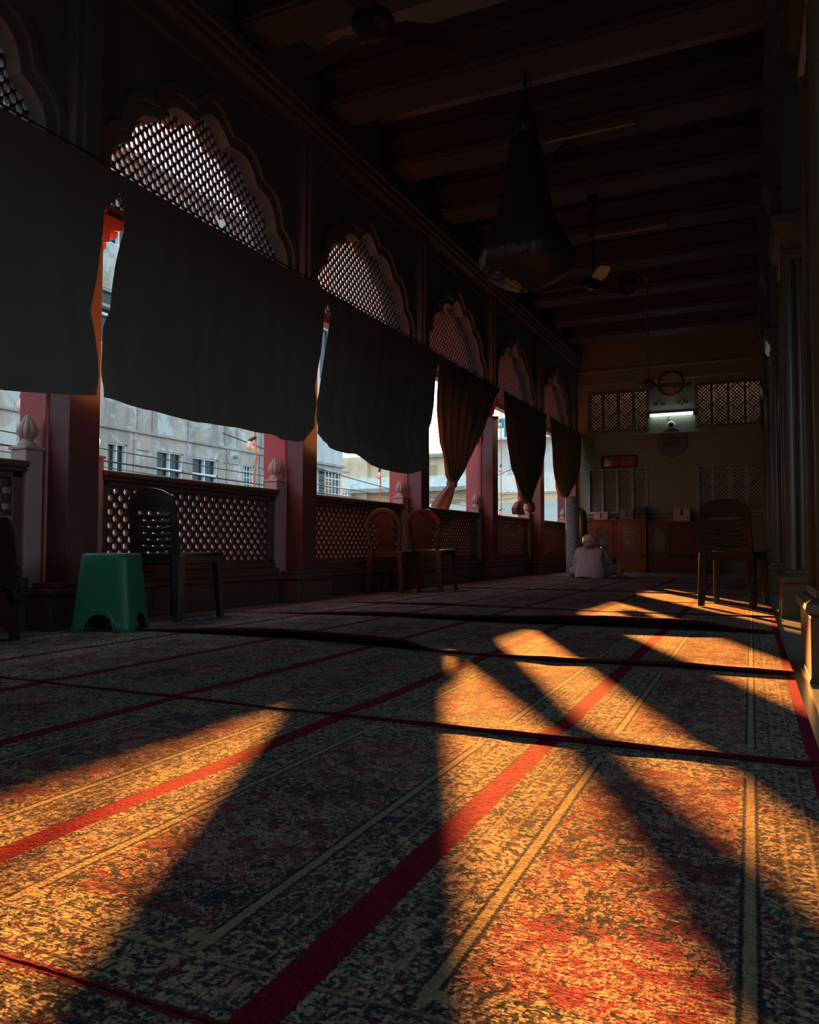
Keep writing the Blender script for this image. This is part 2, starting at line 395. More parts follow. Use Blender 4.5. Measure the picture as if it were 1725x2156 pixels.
# ------------------------------------------------------------------ room shell
def shell():
    struct(MB().box(-4.16, 4.2, -5.3, YB+.3, -.2, 0).build('floor', M['marble']), 'grey marble floor around the carpets', 'floor')
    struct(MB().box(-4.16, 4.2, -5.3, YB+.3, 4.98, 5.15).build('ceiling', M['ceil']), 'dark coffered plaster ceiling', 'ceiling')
    for k in range(-7, 9):                       # cross beams
        y = 6.12 + 1.28*k
        if y > YB-.2 or y < -5: continue
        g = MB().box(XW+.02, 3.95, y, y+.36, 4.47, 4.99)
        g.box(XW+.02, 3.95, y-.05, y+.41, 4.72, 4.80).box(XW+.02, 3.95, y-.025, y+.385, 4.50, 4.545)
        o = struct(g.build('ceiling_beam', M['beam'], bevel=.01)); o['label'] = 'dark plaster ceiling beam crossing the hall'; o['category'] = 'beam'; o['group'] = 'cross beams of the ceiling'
    g = MB().beam((.06+.27-SKEW*(-5-3.15)*1.0, -5, 4.62), (.06+.27-SKEW*(YB-3.15), YB, 4.62), .56, .5)
    struct(g.build('beam_over_columns', M['beam']), 'long plaster beam over the right colonnade', 'beam')
    # left wall: plain part behind the viewer, then the scalloped arch plates
    w = MB().box(-4.14, XW, -5.3, Y0-2*B, 0, 4.98)
    w.box(-4.14, XW-.03, Y0-2*B, YB+.3, 4.15, 4.98)
    for k in range(-2, 5):
        y0 = Y0 + k*B; hw = OPEN/2; yc = y0+hw; z0 = 2.45
        N = 108; ths = [PI*i/N for i in range(N+1)]
        ca = math.atan2(4.2-z0, hw); ths = sorted(ths + [ca, PI-ca])
        def arch(sc):
            L = []
            for t in ths:
                a, b = 1.10*sc, 1.22*sc
                r = a*b/math.hypot(b*math.cos(t), a*math.sin(t)) * (.95+.06*abs(math.cos(9*(t-PI/2))))
                r *= 1+.05*math.exp(-((t-PI/2)/.12)**2)
                L.append((yc + r*math.cos(t), z0 + r*math.sin(t)))
            return L
        inner = arch(1.0); outer = []
        for t in ths:
            c, s = math.cos(t), math.sin(t)
            r = min(hw/abs(c) if abs(c) > 1e-6 else 9, (4.2-z0)/s if s > 1e-6 else 9)
            outer.append((yc+r*c, z0+r*s))
        def plate(L1, L2, xa, xb):
            n = len(L1); vs = [(x, y, z) for x in (xa, xb) for L in (L1, L2) for y, z in L]; fs = []
            for i in range(n-1):
                j = i+1
                fs += [(i, j, n+j, n+i), (2*n+j, 2*n+i, 3*n+i, 3*n+j), (i, j, 2*n+j, 2*n+i), (n+i, n+j, 3*n+j, 3*n+i)]
            for e in (0, n-1): fs.append((e, n+e, 3*n+e, 2*n+e))
            w.add(vs, fs)
        plate(inner, outer, -4.12, -3.86)
        a2, a3 = arch(1.075), arch(1.13)
        plate([(max(y0, min(y0+OPEN, y)), z) for y, z in a2], [(max(y0, min(y0+OPEN, y)), z) for y, z in a3], -3.862, -3.83)
        # sunk panel frame
        w.box(-3.862, -3.82, y0, y0+OPEN, 4.05, 4.16)
    struct(w.build('wall_left', M['spandrel']), 'dark left wall of scalloped arches above the openings', 'wall')
    g = MB()
    for x, z0, z1 in ((.04,4.16,4.21), (.075,4.21,4.27), (.11,4.27,4.31), (.06,4.36,4.42)):
        g.box(-3.9, XW+x, -5.3, YB, z0, z1)
    struct(g.build('trim_1', M['spandrel'], bevel=.008), 'moulded cornice along the left wall', 'trim')
    # right and rear walls, with unseen openings added to let in fill light
    r = MB(); y = -5.3; zl, zh, ww = RW
    r.box(3.95, 4.2, -5.3, YB+.3, 0, zl).box(3.95, 4.2, -5.3, YB+.3, zh, 4.98)
    for k in range(4):
        c = -3.4+2.9*k; r.box(3.95, 4.2, y, c-ww/2, zl, zh); y = c+ww/2
    r.box(3.95, 4.2, y, YB+.3, zl, zh)
    struct(r.build('wall_right', M['darkwall']), 'dim right wall beyond the columns, with a row of unseen openings added for fill light', 'wall')
    struct(MB().box(-4.14, 4.0, -5.3, -5.0, 0, 2.9).box(-4.14, 4.0, -5.3, -5.0, 4.3, 4.98).box(-4.14, -1.6, -5.3, -5.0, 2.9, 4.3).box(1.4, 4.0, -5.3, -5.0, 2.9, 4.3).build('wall_rear', M['darkwall']), 'rear wall behind the viewer with a high unseen opening added for fill light', 'wall')
RW = (.9, 2.7, 1.9)
shell()

# back wall with four screened windows
WIN = [(-3.55,-2.35,2.79,3.62), (-1.49,-.30,2.79,3.64), (-3.56,-2.38,1.16,2.05), (-1.475,-.30,1.16,2.05)]
def back_wall():
    g = MB(); xs = sorted({-4.14, 4.0, *[a for w in WIN for a in w[:2]]}); y0, y1 = YB, YB+.28
    def cols(zr, holes):
        zl, zh = zr; x = -4.14
        for a, b, c, d in sorted(holes):
            g.box(x, a, y0, y1, zl, zh); g.box(a, b, y0, y1, zl, c); g.box(a, b, y0, y1, d, zh); x = b
        g.box(x, 4.0, y0, y1, zl, zh)
    cols((0, 2.4), WIN[2:]); cols((2.4, 4.98), WIN[:2])
    struct(g.build('wall_back', M['backwall']), 'pale green back wall with pierced stone windows', 'wall')
    t = MB()
    for z, d in ((4.02,.06), (3.76,.03), (2.70,.03), (1.07,.09), (1.10,.06), (1.135,.10)):
        t.box(-3.76, 3.9, YB-d, YB, z, z+.022)
    struct(t.build('trim_2', M['greenstone'], bevel=.004), 'grey green mouldings along the back wall', 'trim')
    for n, (a, b, c, d) in enumerate(WIN):
        nm = ['upper left','upper right','lower left','lower right'][n]
        e = thing('window_%d' % (n+1), 'pierced stone window, %s of the four in the back wall' % nm, 'window', ((a+b)/2, YB+.1, c)); e['kind'] = 'structure'
        wd = (b-a)/4
        f = MB()
        for i in range(5): f.box(a+i*wd-.022 + (.022 if i == 0 else 0) - (.022 if i == 4 else 0), a+i*wd+.022 + (.022 if i == 0 else 0) - (.022 if i == 4 else 0), YB-.02, YB+.14, c, d)
        f.box(a, b, YB-.01, YB+.14, c, c+.03).box(a, b, YB-.01, YB+.14, d-.03, d)
        f.build('window_frame', M['greenstone'] if n > 1 else M['jali'], e)
        for i in range(4):
            x0, x1 = a+i*wd+.02, a+(i+1)*wd-.02; p = .0335
            l = MB().lattice(lambda u, v: x0+.0 < u < x1 and c+.02 < v < d-.02, x0, x1, c+.03, d-.03, p, .02, .017, lambda u, v, w: (min(max(u, x0-.02), x1+.02), YB+.06+w, min(max(v, c), d)))
            for q in range(3):                  # star ribs over the piercing
                cz = c+(d-c)*(q+.5)/3; cx = (x0+x1)/2; R = min((x1-x0)/2, (d-c)/6)
                pts = [(cx+R*math.cos(PI*h/4)*(1 if h % 2 == 0 else .62), cz+R*math.sin(PI*h/4)*(1 if h % 2 == 0 else .62)) for h in range(9)]
                for (u1, v1), (u2, v2) in zip(pts, pts[1:]): l.beam((u1, YB+.055, v1), (u2, YB+.055, v2), .012, .012)
            l.build('pierced_panel', M['jali'], e)
    # lane wall outside the back windows, end piece added to keep sun out
    tag(MB().box(-3.95, 5, YB+.95, YB+1.2, -4, 4.7).box(-3.95, -3.8, YB+.30, YB+.95, -4, 4.7).build('lane_wall', M['lane']), 'reddish wall across the lane seen through the back screens, with an added sun-blocking end', 'wall')
back_wall()

# ------------------------------------------------------------------ pilasters, newels, parapets, arch screens
ORD = ['first','second','third','fourth','fifth','sixth','seventh']
def pilaster():
    y1 = 0.0; y0 = -.23
    t = thing('pilaster', 'x', 'pilaster', (XW, 0, 0), 0, 'red pilasters of the street side')
    p = MB()
    for d, z0, z1 in ((.10,0,.185), (.075,.185,.20), (.10,.20,.235), (.06,.235,.265)):
        p.box(-4.16, XW+d-.03, y0-d*1.6, y1+d*1.6, z0, z1)
    p.build('plinth', M['brownpar'], t, bevel=.012)
    s = MB().box(-3.955, XW, y0, y1, .26, 2.36)
    for z in (.75, 1.28, 1.81): s.box(-3.96, XW+.0015, y0-.0015, y1+.0015, z, z+.004)
    s.build('shaft', M['redshade'], t, bevel=.004)
    s = MB().box(-3.985, -3.955, y0+.012, y1-.012, .26, 2.36).box(-4.18, -3.985, y0-.006, y1+.006, .26, 2.36)
    for yy in (y0+.005, y1+.028): s.tube([(-3.96, yy, .26), (-3.96, yy, 2.36)], .026 if yy < -.1 else .05, 20)
    for z in (.75, 1.28, 1.81): s.box(-4.182, -3.99, y0-.0075, y1+.0075, z, z+.004)
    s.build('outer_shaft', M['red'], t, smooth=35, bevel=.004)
    c = MB()
    cx, cy = -3.965, -.115
    c.lathe([(.16,2.34), (.165,2.37), (.17,2.38)], (cx, cy, 0), 4, sx=1.5, sy=1.05, ph=0)
    c.lathe([(.11,2.36), (.125,2.42), (.12,2.47), (.15,2.54), (.175,2.62), (.20,2.70), (.21,2.74)], (cx, cy, 0), 32, lob=8, amp=.16, sx=1.05, sy=1.0)
    for k in range(8):
        a = 2*PI*k/8; dx, dy = math.cos(a), math.sin(a)
        c.tube([(cx+dx*.11, cy+dy*.11, 2.33), (cx+dx*.14, cy+dy*.14, 2.44), (cx+dx*.17, cy+dy*.17, 2.55), (cx+dx*.225, cy+dy*.21, 2.62), (cx+dx*.235, cy+dy*.22, 2.57)], [.012,.032,.036,.028,.012], 8)
    c.box(-4.15, XW+.01, y0-.03, y1+.03, 2.73, 2.80)
    c.build('capital', M['red'], t, smooth=40)
    prof = [(-.01,2.00),(.03,1.99),(.055,2.06),(.045,2.15),(.085,2.19),(.08,2.29),(.135,2.33),(.13,2.42),(.20,2.45),(.21,2.53),(.30,2.555),(.345,2.60),(.345,2.66),(-.01,2.66)]
    for sg, yb in ((1, y1), (-1, y0)):
        bk = MB().prism(prof, lambda u, v, w: (w, yb+sg*u, v), -4.07, -3.93)
        for (u1, v1), (u2, v2) in zip(prof[1:11:2], prof[2:12:2]):
            bk.tube([(-4.0, yb+sg*u1, v1), (-4.0, yb+sg*u2, v2)], [.03, .042], 10)
        bk.build('bracket', M['red'], t, smooth=40)
    u = MB().box(-4.14, XW, y0, y1, 2.78, 4.16).box(-3.9, XW+.025, y0+.05, y1-.05, 2.82, 4.12)
    u.build('upper_pier', M['spandrel'], t, bevel=.006)
    return t
P0 = pilaster()
plab = ['dark pilaster nearest the camera on the left, behind the dark stool stack', 'red pilaster behind the green stool', 'red pilaster right of the black slatted chair',
        'red pilaster behind the pair of brown chairs', 'red pilaster right of the first tied curtain', 'red pilaster right of the second tied curtain', 'last red pilaster in the far corner by the rolled carpet']
for i, k in enumerate((0, -1, 1, 2, 3, 4)):
    lab = plab[k+1]
    if k == 0: P0.location = (XW, Y0, 0); P0['label'] = lab
    else: dup(P0, (XW, Y0+k*B, 0), label=lab)
g = MB(); e = thing('pilaster', plab[6], 'pilaster', (XW, YB, 0), 0, 'red pilasters of the street side')
g.box(-4.15, XW, YB-.16, YB-.001, 0, 2.4).build('shaft', M['redshade'], e, bevel=.006)
MB().box(-4.15, XW, YB-.16, YB-.001, 2.4, 4.16).build('upper_pier', M['spandrel'], e, bevel=.006)

def newel(label, y, near):
    t = thing('newel_post', label, 'post', (-4.0, y, 0), 0, 'carved posts at the parapet ends')
    g = MB().box(-4.06, -3.93, y-.06, y+.06, .0, 1.035).box(-4.07, -3.92, y-.07, y+.07, 1.035, 1.055)
    g.build('post', M['pinkstone'], t, bevel=.006)
    f = MB().lathe([(.052,1.054), (.054,1.068), (.046,1.078), (.034,1.088), (.032,1.10), (.040,1.106)], (-3.995, y, 0), 32)
    f.lathe([(.036,1.104), (.056,1.125), (.061,1.148), (.055,1.172), (.040,1.200), (.024,1.222), (.014,1.238), (.009,1.245)], (-3.995, y, 0), 48, lob=8, amp=.16)
    f.build('finial', M['pinkstone'], t, smooth=50)
    return t
wherel = ['left of the dark pilaster at the photo left edge', 'left of the pilaster behind the black slatted chair', 'left of the pilaster behind the brown chairs', 'right of the hanging tail of the first tied curtain', 'below the knot of the second tied curtain', 'beside the rolled carpet in the corner']
N0 = newel('carved newel post with lotus finial ' + wherel[0], Y0-B+2.18, 0)
for k in range(0, 5):
    dup(N0, (-4.0, Y0+k*B+2.18, 0), label='carved newel post with lotus finial ' + wherel[k+1])
for k in range(-1, 5):
    dup(N0, (-4.0, Y0+k*B+.135, 0), label='carved newel post close behind pilaster, near end of the %s parapet' % ORD[k+1])

def parapet():
    t = thing('parapet_screen', 'x', 'parapet', (-4.0, 0, 0), 0, 'pierced parapets of the street side')
    y0, y1 = .20, 2.12
    b = MB().box(-4.10, -3.90, 0, OPEN, 0, .20).box(-4.12, -3.86, 0, OPEN, .20, .235).box(-4.10, -3.90, y0-.05, y1+.02, .235, .30).box(-4.08, -3.93, y0, y1, .30, .345)
    b.build('base', M['brownpar'], t, bevel=.01)
    f = MB().box(-4.05, -3.95, y0, y0+.055, .345, .90).box(-4.05, -3.95, y1-.07, y1, .345, .90).box(-4.05, -3.95, y0, y1, .865, .90)
    f.box(-4.05, -3.95, y0, y1, .345, .37)
    f.build('screen_frame', M['brownpar'], t, bevel=.006)
    p = .0455
    l = MB().lattice(lambda a, z: True, y0+.06, y1-.14, .385, .865, p, .026, .0225, lambda a, z, w: (-3.985-w, min(max(a, y0+.03), y1-.03), min(max(z, .355), .885)))
    l.build('pierced_panel', M['redlat'], t)
    r = MB().box(-4.085, -3.915, y0-.02, y1+.01, .90, .925).box(-4.10, -3.90, y0-.02, y1+.01, .925, .965)
    r.build('rail', M['brownpar'], t, bevel=.012)
    return t
A0 = parapet()
parl = ['pierced parapet at the photo left edge behind the dark stool stack', 'pierced parapet behind the black slatted chair and green stool', 'pierced parapet left of and behind the brown chairs',
        'pierced parapet under the first tied curtain', 'pierced parapet under the second tied curtain', 'last pierced parapet before the rolled carpet']
A0.location = (-4.0, Y0, 0); A0['label'] = parl[1]
for k in (-1, 1, 2, 3, 4): dup(A0, (-4.0, Y0+k*B, 0), label=parl[k+1])

def arch_screen(skip=()):
    t = thing('arch_screen', 'x', 'screen', (-3.99, 0, 2.45), 0, 'latticed arch screens above the curtains')
    yc = OPEN/2
    def ins(a, z):
        r = math.hypot((a-yc)/1.10, (z-2.45)/1.24)
        return r < 1.03 and z > 2.70
    l = MB().lattice(ins, .02, OPEN, 2.72, 3.72, .0415, .020, .0235, lambda a, z, w: (-3.975-w, a, z), skip, .0305)
    l.build('lattice_panel', M['redlat'], t)
    MB().box(-4.04, -3.93, 0, OPEN, 2.62, 2.70).build('transom', M['brownpar'], t, bevel=.006)
    return t
arl = ['latticed arch screen cut by the photo left edge', 'largest latticed arch screen, with a broken hole near its lower edge', 'latticed arch screen above the wide bulging dark curtain',
       'latticed arch screen above the first tied curtain', 'latticed arch screen above the second tied curtain', 'farthest latticed arch screen by the back wall']
S0 = arch_screen([(1.375, 3.03, .062)]); S0.location = (-3.99, Y0, 2.45); S0['label'] = arl[1]
S1 = arch_screen(); S1.location = (-3.99, Y0-B, 2.45); S1['label'] = arl[0]
for k in (1, 2, 3, 4): dup(S1, (-3.99, Y0+k*B, 2.45), label=arl[k+1])
struct(MB().box(-4.12, -3.88, Y0-2*B, Y0-B-.23, 0, 3.9).build('wall_left_infill', M['spandrel']))

# ------------------------------------------------------------------ curtains
XC = -3.68
def curtain(label, left, right, hem, folds, amp, mat, bulge=0, nu=90, nv=70, ztop=2.775, seed=0):
    t = thing('curtain', label, 'curtain', (XC, left[-1][1], ztop), 0, 'dark curtains of the street openings')
    Ls = sorted(left); Rs = sorted(right)
    def fn(u, v):
        hz = lerp_list(hem, u); z = ztop + v*(hz-ztop)
        yl, yr = lerp_list(Ls, z), lerp_list(Rs, z)
        y = yl+(yr-yl)*u
        nz = noise.noise(Vector((u*5+seed, v*1.2, seed)))
        fo = math.sin((u*folds + .6*nz)*2*PI)
        edge = min(1, v*2.2)
        x = XC + amp*fo*(.4+.6*edge) + .012*nz*edge + bulge*math.sin(PI*u)**.7*math.exp(-((v-.93)/.10)**2)
        x += .010*math.sin(v*34+u*9+3*nz)*math.exp(-((v-.96)/.10)**2)*(1 if bulge else 0)
        return (max(x, XC-.045), y, z)
    MB().grid(fn, nu, nv, .004).build('cloth_panel', mat, t, smooth=70)
    return t
def norm(hem):
    a, b = hem[0][0], hem[-1][0]; return [((y-a)/(b-a), z) for y, z in hem]
curtain('wide dark curtain at the photo left edge hanging to the sill', [(1.2,1.02),(2.8,1.02)],
        [(1.38,3.48),(1.61,3.47),(1.77,3.43),(1.86,3.40),(2.05,3.44),(2.17,3.46),(2.39,3.49),(2.53,3.50),(2.62,3.60),(2.78,3.66)],
        norm([(1.02,1.34),(2.0,1.28),(2.82,1.285),(3.06,1.315),(3.33,1.35),(3.48,1.375)]), 7, .006, M['curt'], .05, seed=1)
curtain('wide black curtain behind the slatted chair, hem sagging to the right', [(1.37,3.52),(1.58,3.50),(1.79,3.50),(1.91,3.55),(2.05,3.56),(2.18,3.58),(2.30,3.61),(2.43,3.65),(2.59,3.65),(2.62,3.62),(2.78,3.60)],
        [(1.38,5.74),(1.51,5.88),(1.73,5.93),(1.88,5.91),(1.97,5.94),(2.20,6.01),(2.41,6.04),(2.61,6.05),(2.66,6.10),(2.78,6.14)],
        norm([(3.52,1.37),(3.67,1.36),(3.84,1.345),(3.91,1.35),(4.27,1.335),(4.63,1.345),(4.79,1.355),(5.09,1.355),(5.21,1.365),(5.38,1.345),(5.59,1.35),(5.74,1.38)]), 8, .006, M['curt'], .06, seed=2)
curtain('black curtain with a bulging rolled hem above the brown chairs', [(1.40,5.94),(1.73,5.93),(1.82,5.97),(2.05,6.03),(2.24,6.08),(2.49,6.14),(2.58,6.15),(2.66,6.11),(2.78,6.08)],
        [(1.39,8.32),(1.61,8.33),(1.80,8.34),(1.92,8.43),(2.13,8.51),(2.41,8.56),(2.61,8.61),(2.66,8.66),(2.78,8.70)],
        norm([(5.94,1.47),(6.03,1.40),(6.06,1.40),(6.11,1.36),(6.22,1.35),(6.39,1.34),(6.53,1.35),(6.65,1.33),(6.84,1.27),(7.13,1.25),(7.42,1.25),(7.72,1.26),(7.92,1.29),(8.16,1.34),(8.32,1.39)]), 8, .007, M['curt'], .09, seed=3)

def tied(label, left, right, knot, tails, folds, mat, seed, xk=XC):
    zt = 2.775; zk = knot[1]
    def out(x, y, z):                     # blown outwards towards the knot
        q = min(1, max(0, (2.35-z)/(2.35-zk))); q = q*q*(3-2*q); sft = (xk-XC)*q; k = (XC+sft)/XC
        return (x+sft, y*k, .48+(z-.48)*k)
    t = thing('curtain', label, 'curtain', (XC, knot[0], zk), 0, 'dark curtains of the street openings')
    Ls, Rs = sorted(left), sorted(right); W = Rs[-1][1]-Ls[-1][1]
    def fn(u, v):
        z = zt + v*(zk-zt); yl, yr = lerp_list(Ls, z), lerp_list(Rs, z)
        sq = 1-min(1, (yr-yl)/W); nz = noise.noise(Vector((u*6+seed, v*1.5, seed*2.0)))
        a = .008 + .055*sq - .04*sq**4
        x = XC - .005 + a*math.sin((u*folds+.5*nz)*2*PI) + .012*nz
        return out(max(x, XC-.07), yl+(yr-yl)*u, z)
    MB().grid(fn, 110, 70, .004).build('cloth_panel', mat, t, smooth=70)
    k = MB()
    if tails: k.lathe([(.05,-.07),(.08,-.04),(.09,0),(.08,.035),(.06,.06)], out(XC-.01, knot[0], zk), 24, lob=10, amp=.14, sx=.85)
    if tails: k.build('knot', mat, t, smooth=60)
    for path, rad in tails:
        rings = []
        for i, p in enumerate(path):
            ring = []
            for q in range(28):
                a = 2*PI*q/28; r = rad[i]*(.86+.14*math.cos(5*a+i*.4))
                ring.append((p[0]+r*.7*math.cos(a), p[1]+r*math.sin(a), p[2]))
            rings.append(ring)
        MB().loft(rings).build('tail', mat, t, smooth=60)
    return t
tied('brown curtain tied in a knot, tail over the parapet behind the brown chairs', [(1.27,9.04),(1.34,8.91),(1.55,8.82),(1.71,8.70),(1.86,8.68),(2.09,8.64),(2.33,8.65),(2.64,8.68),(2.78,8.68)],
     [(1.25,9.17),(1.34,9.34),(1.46,9.55),(1.65,9.79),(1.90,9.99),(2.08,10.19),(2.30,10.38),(2.57,10.67),(2.78,10.98)], (9.11,1.26),
     [([(-4.04,9.98,1.325),(-4.10,10.02,1.25),(-4.18,10.06,1.15),(-4.24,10.08,1.05),(-4.27,10.06,.92),(-4.27,10.04,.80)], [.07,.12,.17,.18,.18,.17])], 6, M['curt_b'], 4, -4.04)
tied('dark curtain tied up with two loose ends, left of the fourth red pilaster', [(1.22,12.1),(1.28,11.86),(1.47,11.64),(1.66,11.44),(1.85,11.42),(2.18,11.31),(2.40,11.23),(2.63,11.16),(2.78,11.12)],
     [(1.22,12.3),(1.23,12.5),(1.40,12.76),(1.57,12.95),(1.78,13.18),(2.22,13.40),(2.72,13.44),(2.78,13.5)], (12.18,1.23),
     [([(-3.69,12.10,1.24),(-3.71,11.96,1.17),(-3.73,11.93,1.08),(-3.73,12.02,.99)], [.05,.10,.13,.15]),
      ([(-3.66,12.24,1.24),(-3.64,12.32,1.18),(-3.63,12.36,1.10),(-3.63,12.40,1.04)], [.05,.09,.09,.05])], 6, M['curt_b'], 5)
tied('dark curtain gathered high beside the back wall corner', [(1.40,14.55),(1.46,14.23),(1.56,14.02),(1.70,13.93),(1.93,13.91),(2.20,13.85),(2.39,13.76),(2.60,13.72),(2.78,13.66)],
     [(1.40,14.8),(1.49,15.10),(1.71,15.56),(1.86,15.82),(2.06,15.92),(2.33,16.0),(2.61,16.06),(2.78,16.08)], (14.68,1.41), [], 6, M['curt_b'], 6)
w = MB().tube([(XC, .9, 2.795), (XC, YB-.005, 2.795)], .006, 6)
for k in range(-1, 5): w.beam((XC, Y0+k*B-.115, 2.795), (XW+.005, Y0+k*B-.115, 2.795), .012, .012)
tag(w.build('curtain_wire', M['black']), 'thin black wire carrying the curtains along the left wall', 'wire')

# ------------------------------------------------------------------ carpets
def carpet(label, yn, depth, lift, xoff, zbase=.0):
    """yn: list of (x, y) of the near edge; lift: list of (x, height) by which the near edge is raised"""
    x0, x1 = -3.52+xoff, .075+xoff; nu, nv = 150, 30; th = .011
    far = depth if isinstance(depth, list) else None
    def dep(x): return lerp_list(far, x)-lerp_list(yn, x)-.006 if far else depth
    o = MB(); uvs = []
    def fn(u, v):
        x = x0 + (x1-x0)*u; ya = lerp_list(yn, x); y = ya + dep(x)*v**1.5
        dy = y-ya
        h = lerp_list(lift, x)*(math.exp(-(dy/.11)**2)) + .003*noise.noise(Vector((x*4, y*4, yn[0][1])))
        h += .004*max(0, noise.noise(Vector((x*9, yn[0][1]*3, 2)))*math.exp(-(dy/.06)**2))
        return (x - SKEW*(y-1.9), y, zbase + th + .002 + max(0, h))
    o.grid(fn, nu, nv, th, (0,0,1))
    ob = o.build('prayer_carpet', M['carpet'], None, smooth=60)
    me = ob.data; uvl = me.uv_layers.new(name='UVMap')
    for lp in me.loops:
        co = me.vertices[lp.vertex_index].co
        xx = co.x + SKEW*(co.y-1.9) - xoff
        uvl.data[lp.index].uv = (xx - .07 + .59*8, min(1.2495, max(.0005, (co.y - lerp_list(yn, xx+xoff))*1.25/dep(xx+xoff))))
    tag(ob, label, 'carpet', 'prayer carpets laid across the hall')
    return ob
flat = [(-4, 0), (1, 0)]
carpet('prayer carpet strip in the near foreground, below the first seam', [(-4,.62),(1,.66)], [(-4,1.96),(-2.5,1.955),(-1.69,1.94),(-.47,1.92),(1,1.92)], [(-4,.0),(1,.0)], 0)
carpet('prayer carpet strip nearest the camera, only its edge at the bottom left corner', [(-4,-.66),(1,-.62)], [(-4,.62),(1,.66)], flat, 0)
carpet('prayer carpet strip between the first seam and the first rumpled edge', [(-4,1.96),(-2.5,1.955),(-1.69,1.94),(-.47,1.92),(1,1.92)], [(-4,3.36),(-3.22,3.38),(-2.18,3.42),(-1.34,3.27),(-.83,3.22),(-.37,3.27),(1,3.20)], [(-4,.004),(-1,.006),(-.6,.012),(1,.010)], 0)
carpet('prayer carpet strip whose rumpled dark edge starts at the green stool', [(-4,3.36),(-3.22,3.38),(-2.18,3.42),(-1.34,3.27),(-.83,3.22),(-.37,3.27),(1,3.20)], [(-4,4.62),(-3.27,4.63),(-2.29,4.80),(-1.44,4.70),(-.89,4.76),(-.29,4.78),(1,4.72)],
       [(-3.5,.0),(-3.1,.012),(-2.5,.044),(-2.0,.050),(-1.55,.048),(-1.36,.012),(-1.2,.008),(-.9,.016),(-.4,.020),(.1,.018)], 0)
carpet('prayer carpet strip with the long raised dark edge in the middle distance', [(-4,4.62),(-3.27,4.63),(-2.29,4.80),(-1.44,4.70),(-.89,4.76),(-.29,4.78),(1,4.72)], [(-4,5.79),(-3.33,5.80),(-2.2,5.91),(-1.22,5.84),(1,5.93)],
       [(-3.5,0),(-3.2,.004),(-2.4,.030),(-1.8,.034),(-1.3,.052),(-.8,.064),(-.35,.060),(-.1,.024),(.1,.008)], 0)
carpet('prayer carpet strip with a thin wavy edge left of the dark chair legs', [(-4,5.79),(-3.33,5.80),(-2.2,5.91),(-1.22,5.84),(1,5.93)], [(-4,7.05),(1,7.15)], [(-3.5,.002),(-2.4,.018),(-2.0,.012),(-1.0,.006),(.1,.010)], 0)
carpet('prayer carpet strip under the dark chair at right', [(-4,7.05),(1,7.15)], [(-4,8.42),(-2.1,8.50),(1,8.42)], [(-4,.002),(1,.004)], .0)
carpet('prayer carpet strip in front of the brown chairs far legs', [(-4,8.42),(-2.1,8.50),(1,8.42)], [(-4,9.70),(1,9.70)], [(-4,.004),(-2.1,.012),(1,.004)], .0)
carpet('prayer carpet strip two rows in front of the seated man', [(-4,9.70),(1,9.70)], [(-4,10.98),(1,10.98)], [(-4,.002),(1,.006)], .0)
carpet('prayer carpet strip just in front of the seated man', [(-4,10.98),(1,10.98)], [(-4,12.0),(1,12.0)], [(-4,.002),(1,.004)], .0)
carpet('last prayer carpet strip, under the seated man', [(-4,12.0),(1,12.0)], .90, [(-4,.002),(1,.003)], .0)

# ------------------------------------------------------------------ right colonnade
def column(label, x, y):
    t = thing('column', label, 'column', (x, y, 0), math.radians(1.9), 'columns of the right colonnade')
    w = .62
    p = MB().box(0, w, 0, w, 0, .235).box(-.004, w+.004, -.004, w+.004, 0, .02)
    pr = [(0,.235),(.006,.262)]
    def sq(i, z): return [(i, i, z), (w-i, i, z), (w-i, w-i, z), (i, w-i, z)]
    p.loft([sq(.012,.232), sq(-.012,.245), sq(-.018,.262), sq(-.014,.280), sq(.004,.296), sq(.022,.302), sq(.022,.325), sq(.05,.335)])
    p.build('plinth', M['column'], t, world=False, bevel=.004)
    s = MB().box(.10, w-.10, .10, w-.10, .33, 2.50)
    for a in (.06, w-.06):
        for b in (.06, w-.06): s.tube([(a, b, .33), (a, b, 2.5)], .035, 14)
    for a in (.10, w-.10):
        s.tube([(a+(.03 if a < .3 else -.03), .075, .33), (a+(.03 if a < .3 else -.03), .075, 2.5)], .02, 10)
    s.build('shaft', M['column'], t, smooth=40, world=False)
    c = MB().loft([sq(.045,2.48), sq(.02,2.50), sq(.02,2.54), sq(.045,2.56), sq(.03,2.60), sq(-.01,2.66), sq(-.03,2.72), sq(-.03,2.78), sq(.0,2.80), sq(.03,2.82)])
    c.build('capital', M['column'], t, world=False, bevel=.005)
    u = MB().box(.06, w-.06, .06, w-.06, 2.80, 4.40)
    u.loft([sq(.06,4.2), sq(.03,4.25), sq(.03,4.30), sq(-.02,4.38), sq(-.02,4.42)])
    u.build('upper_shaft', M['beam'], t, world=False, bevel=.005)
    return t
column('nearest column, its ochre plinth sunlit at the right photo edge', .085, 3.17)
for lab, x, y in (('second column from the camera, right of the dark chair', -.01, 6.0), ('third column, half hidden behind the second one', -.115, 9.1), ('fourth column of the right colonnade', -.215, 12.1), ('column against the back wall at right', -.32, 15.2)):
    column(lab, x, y)

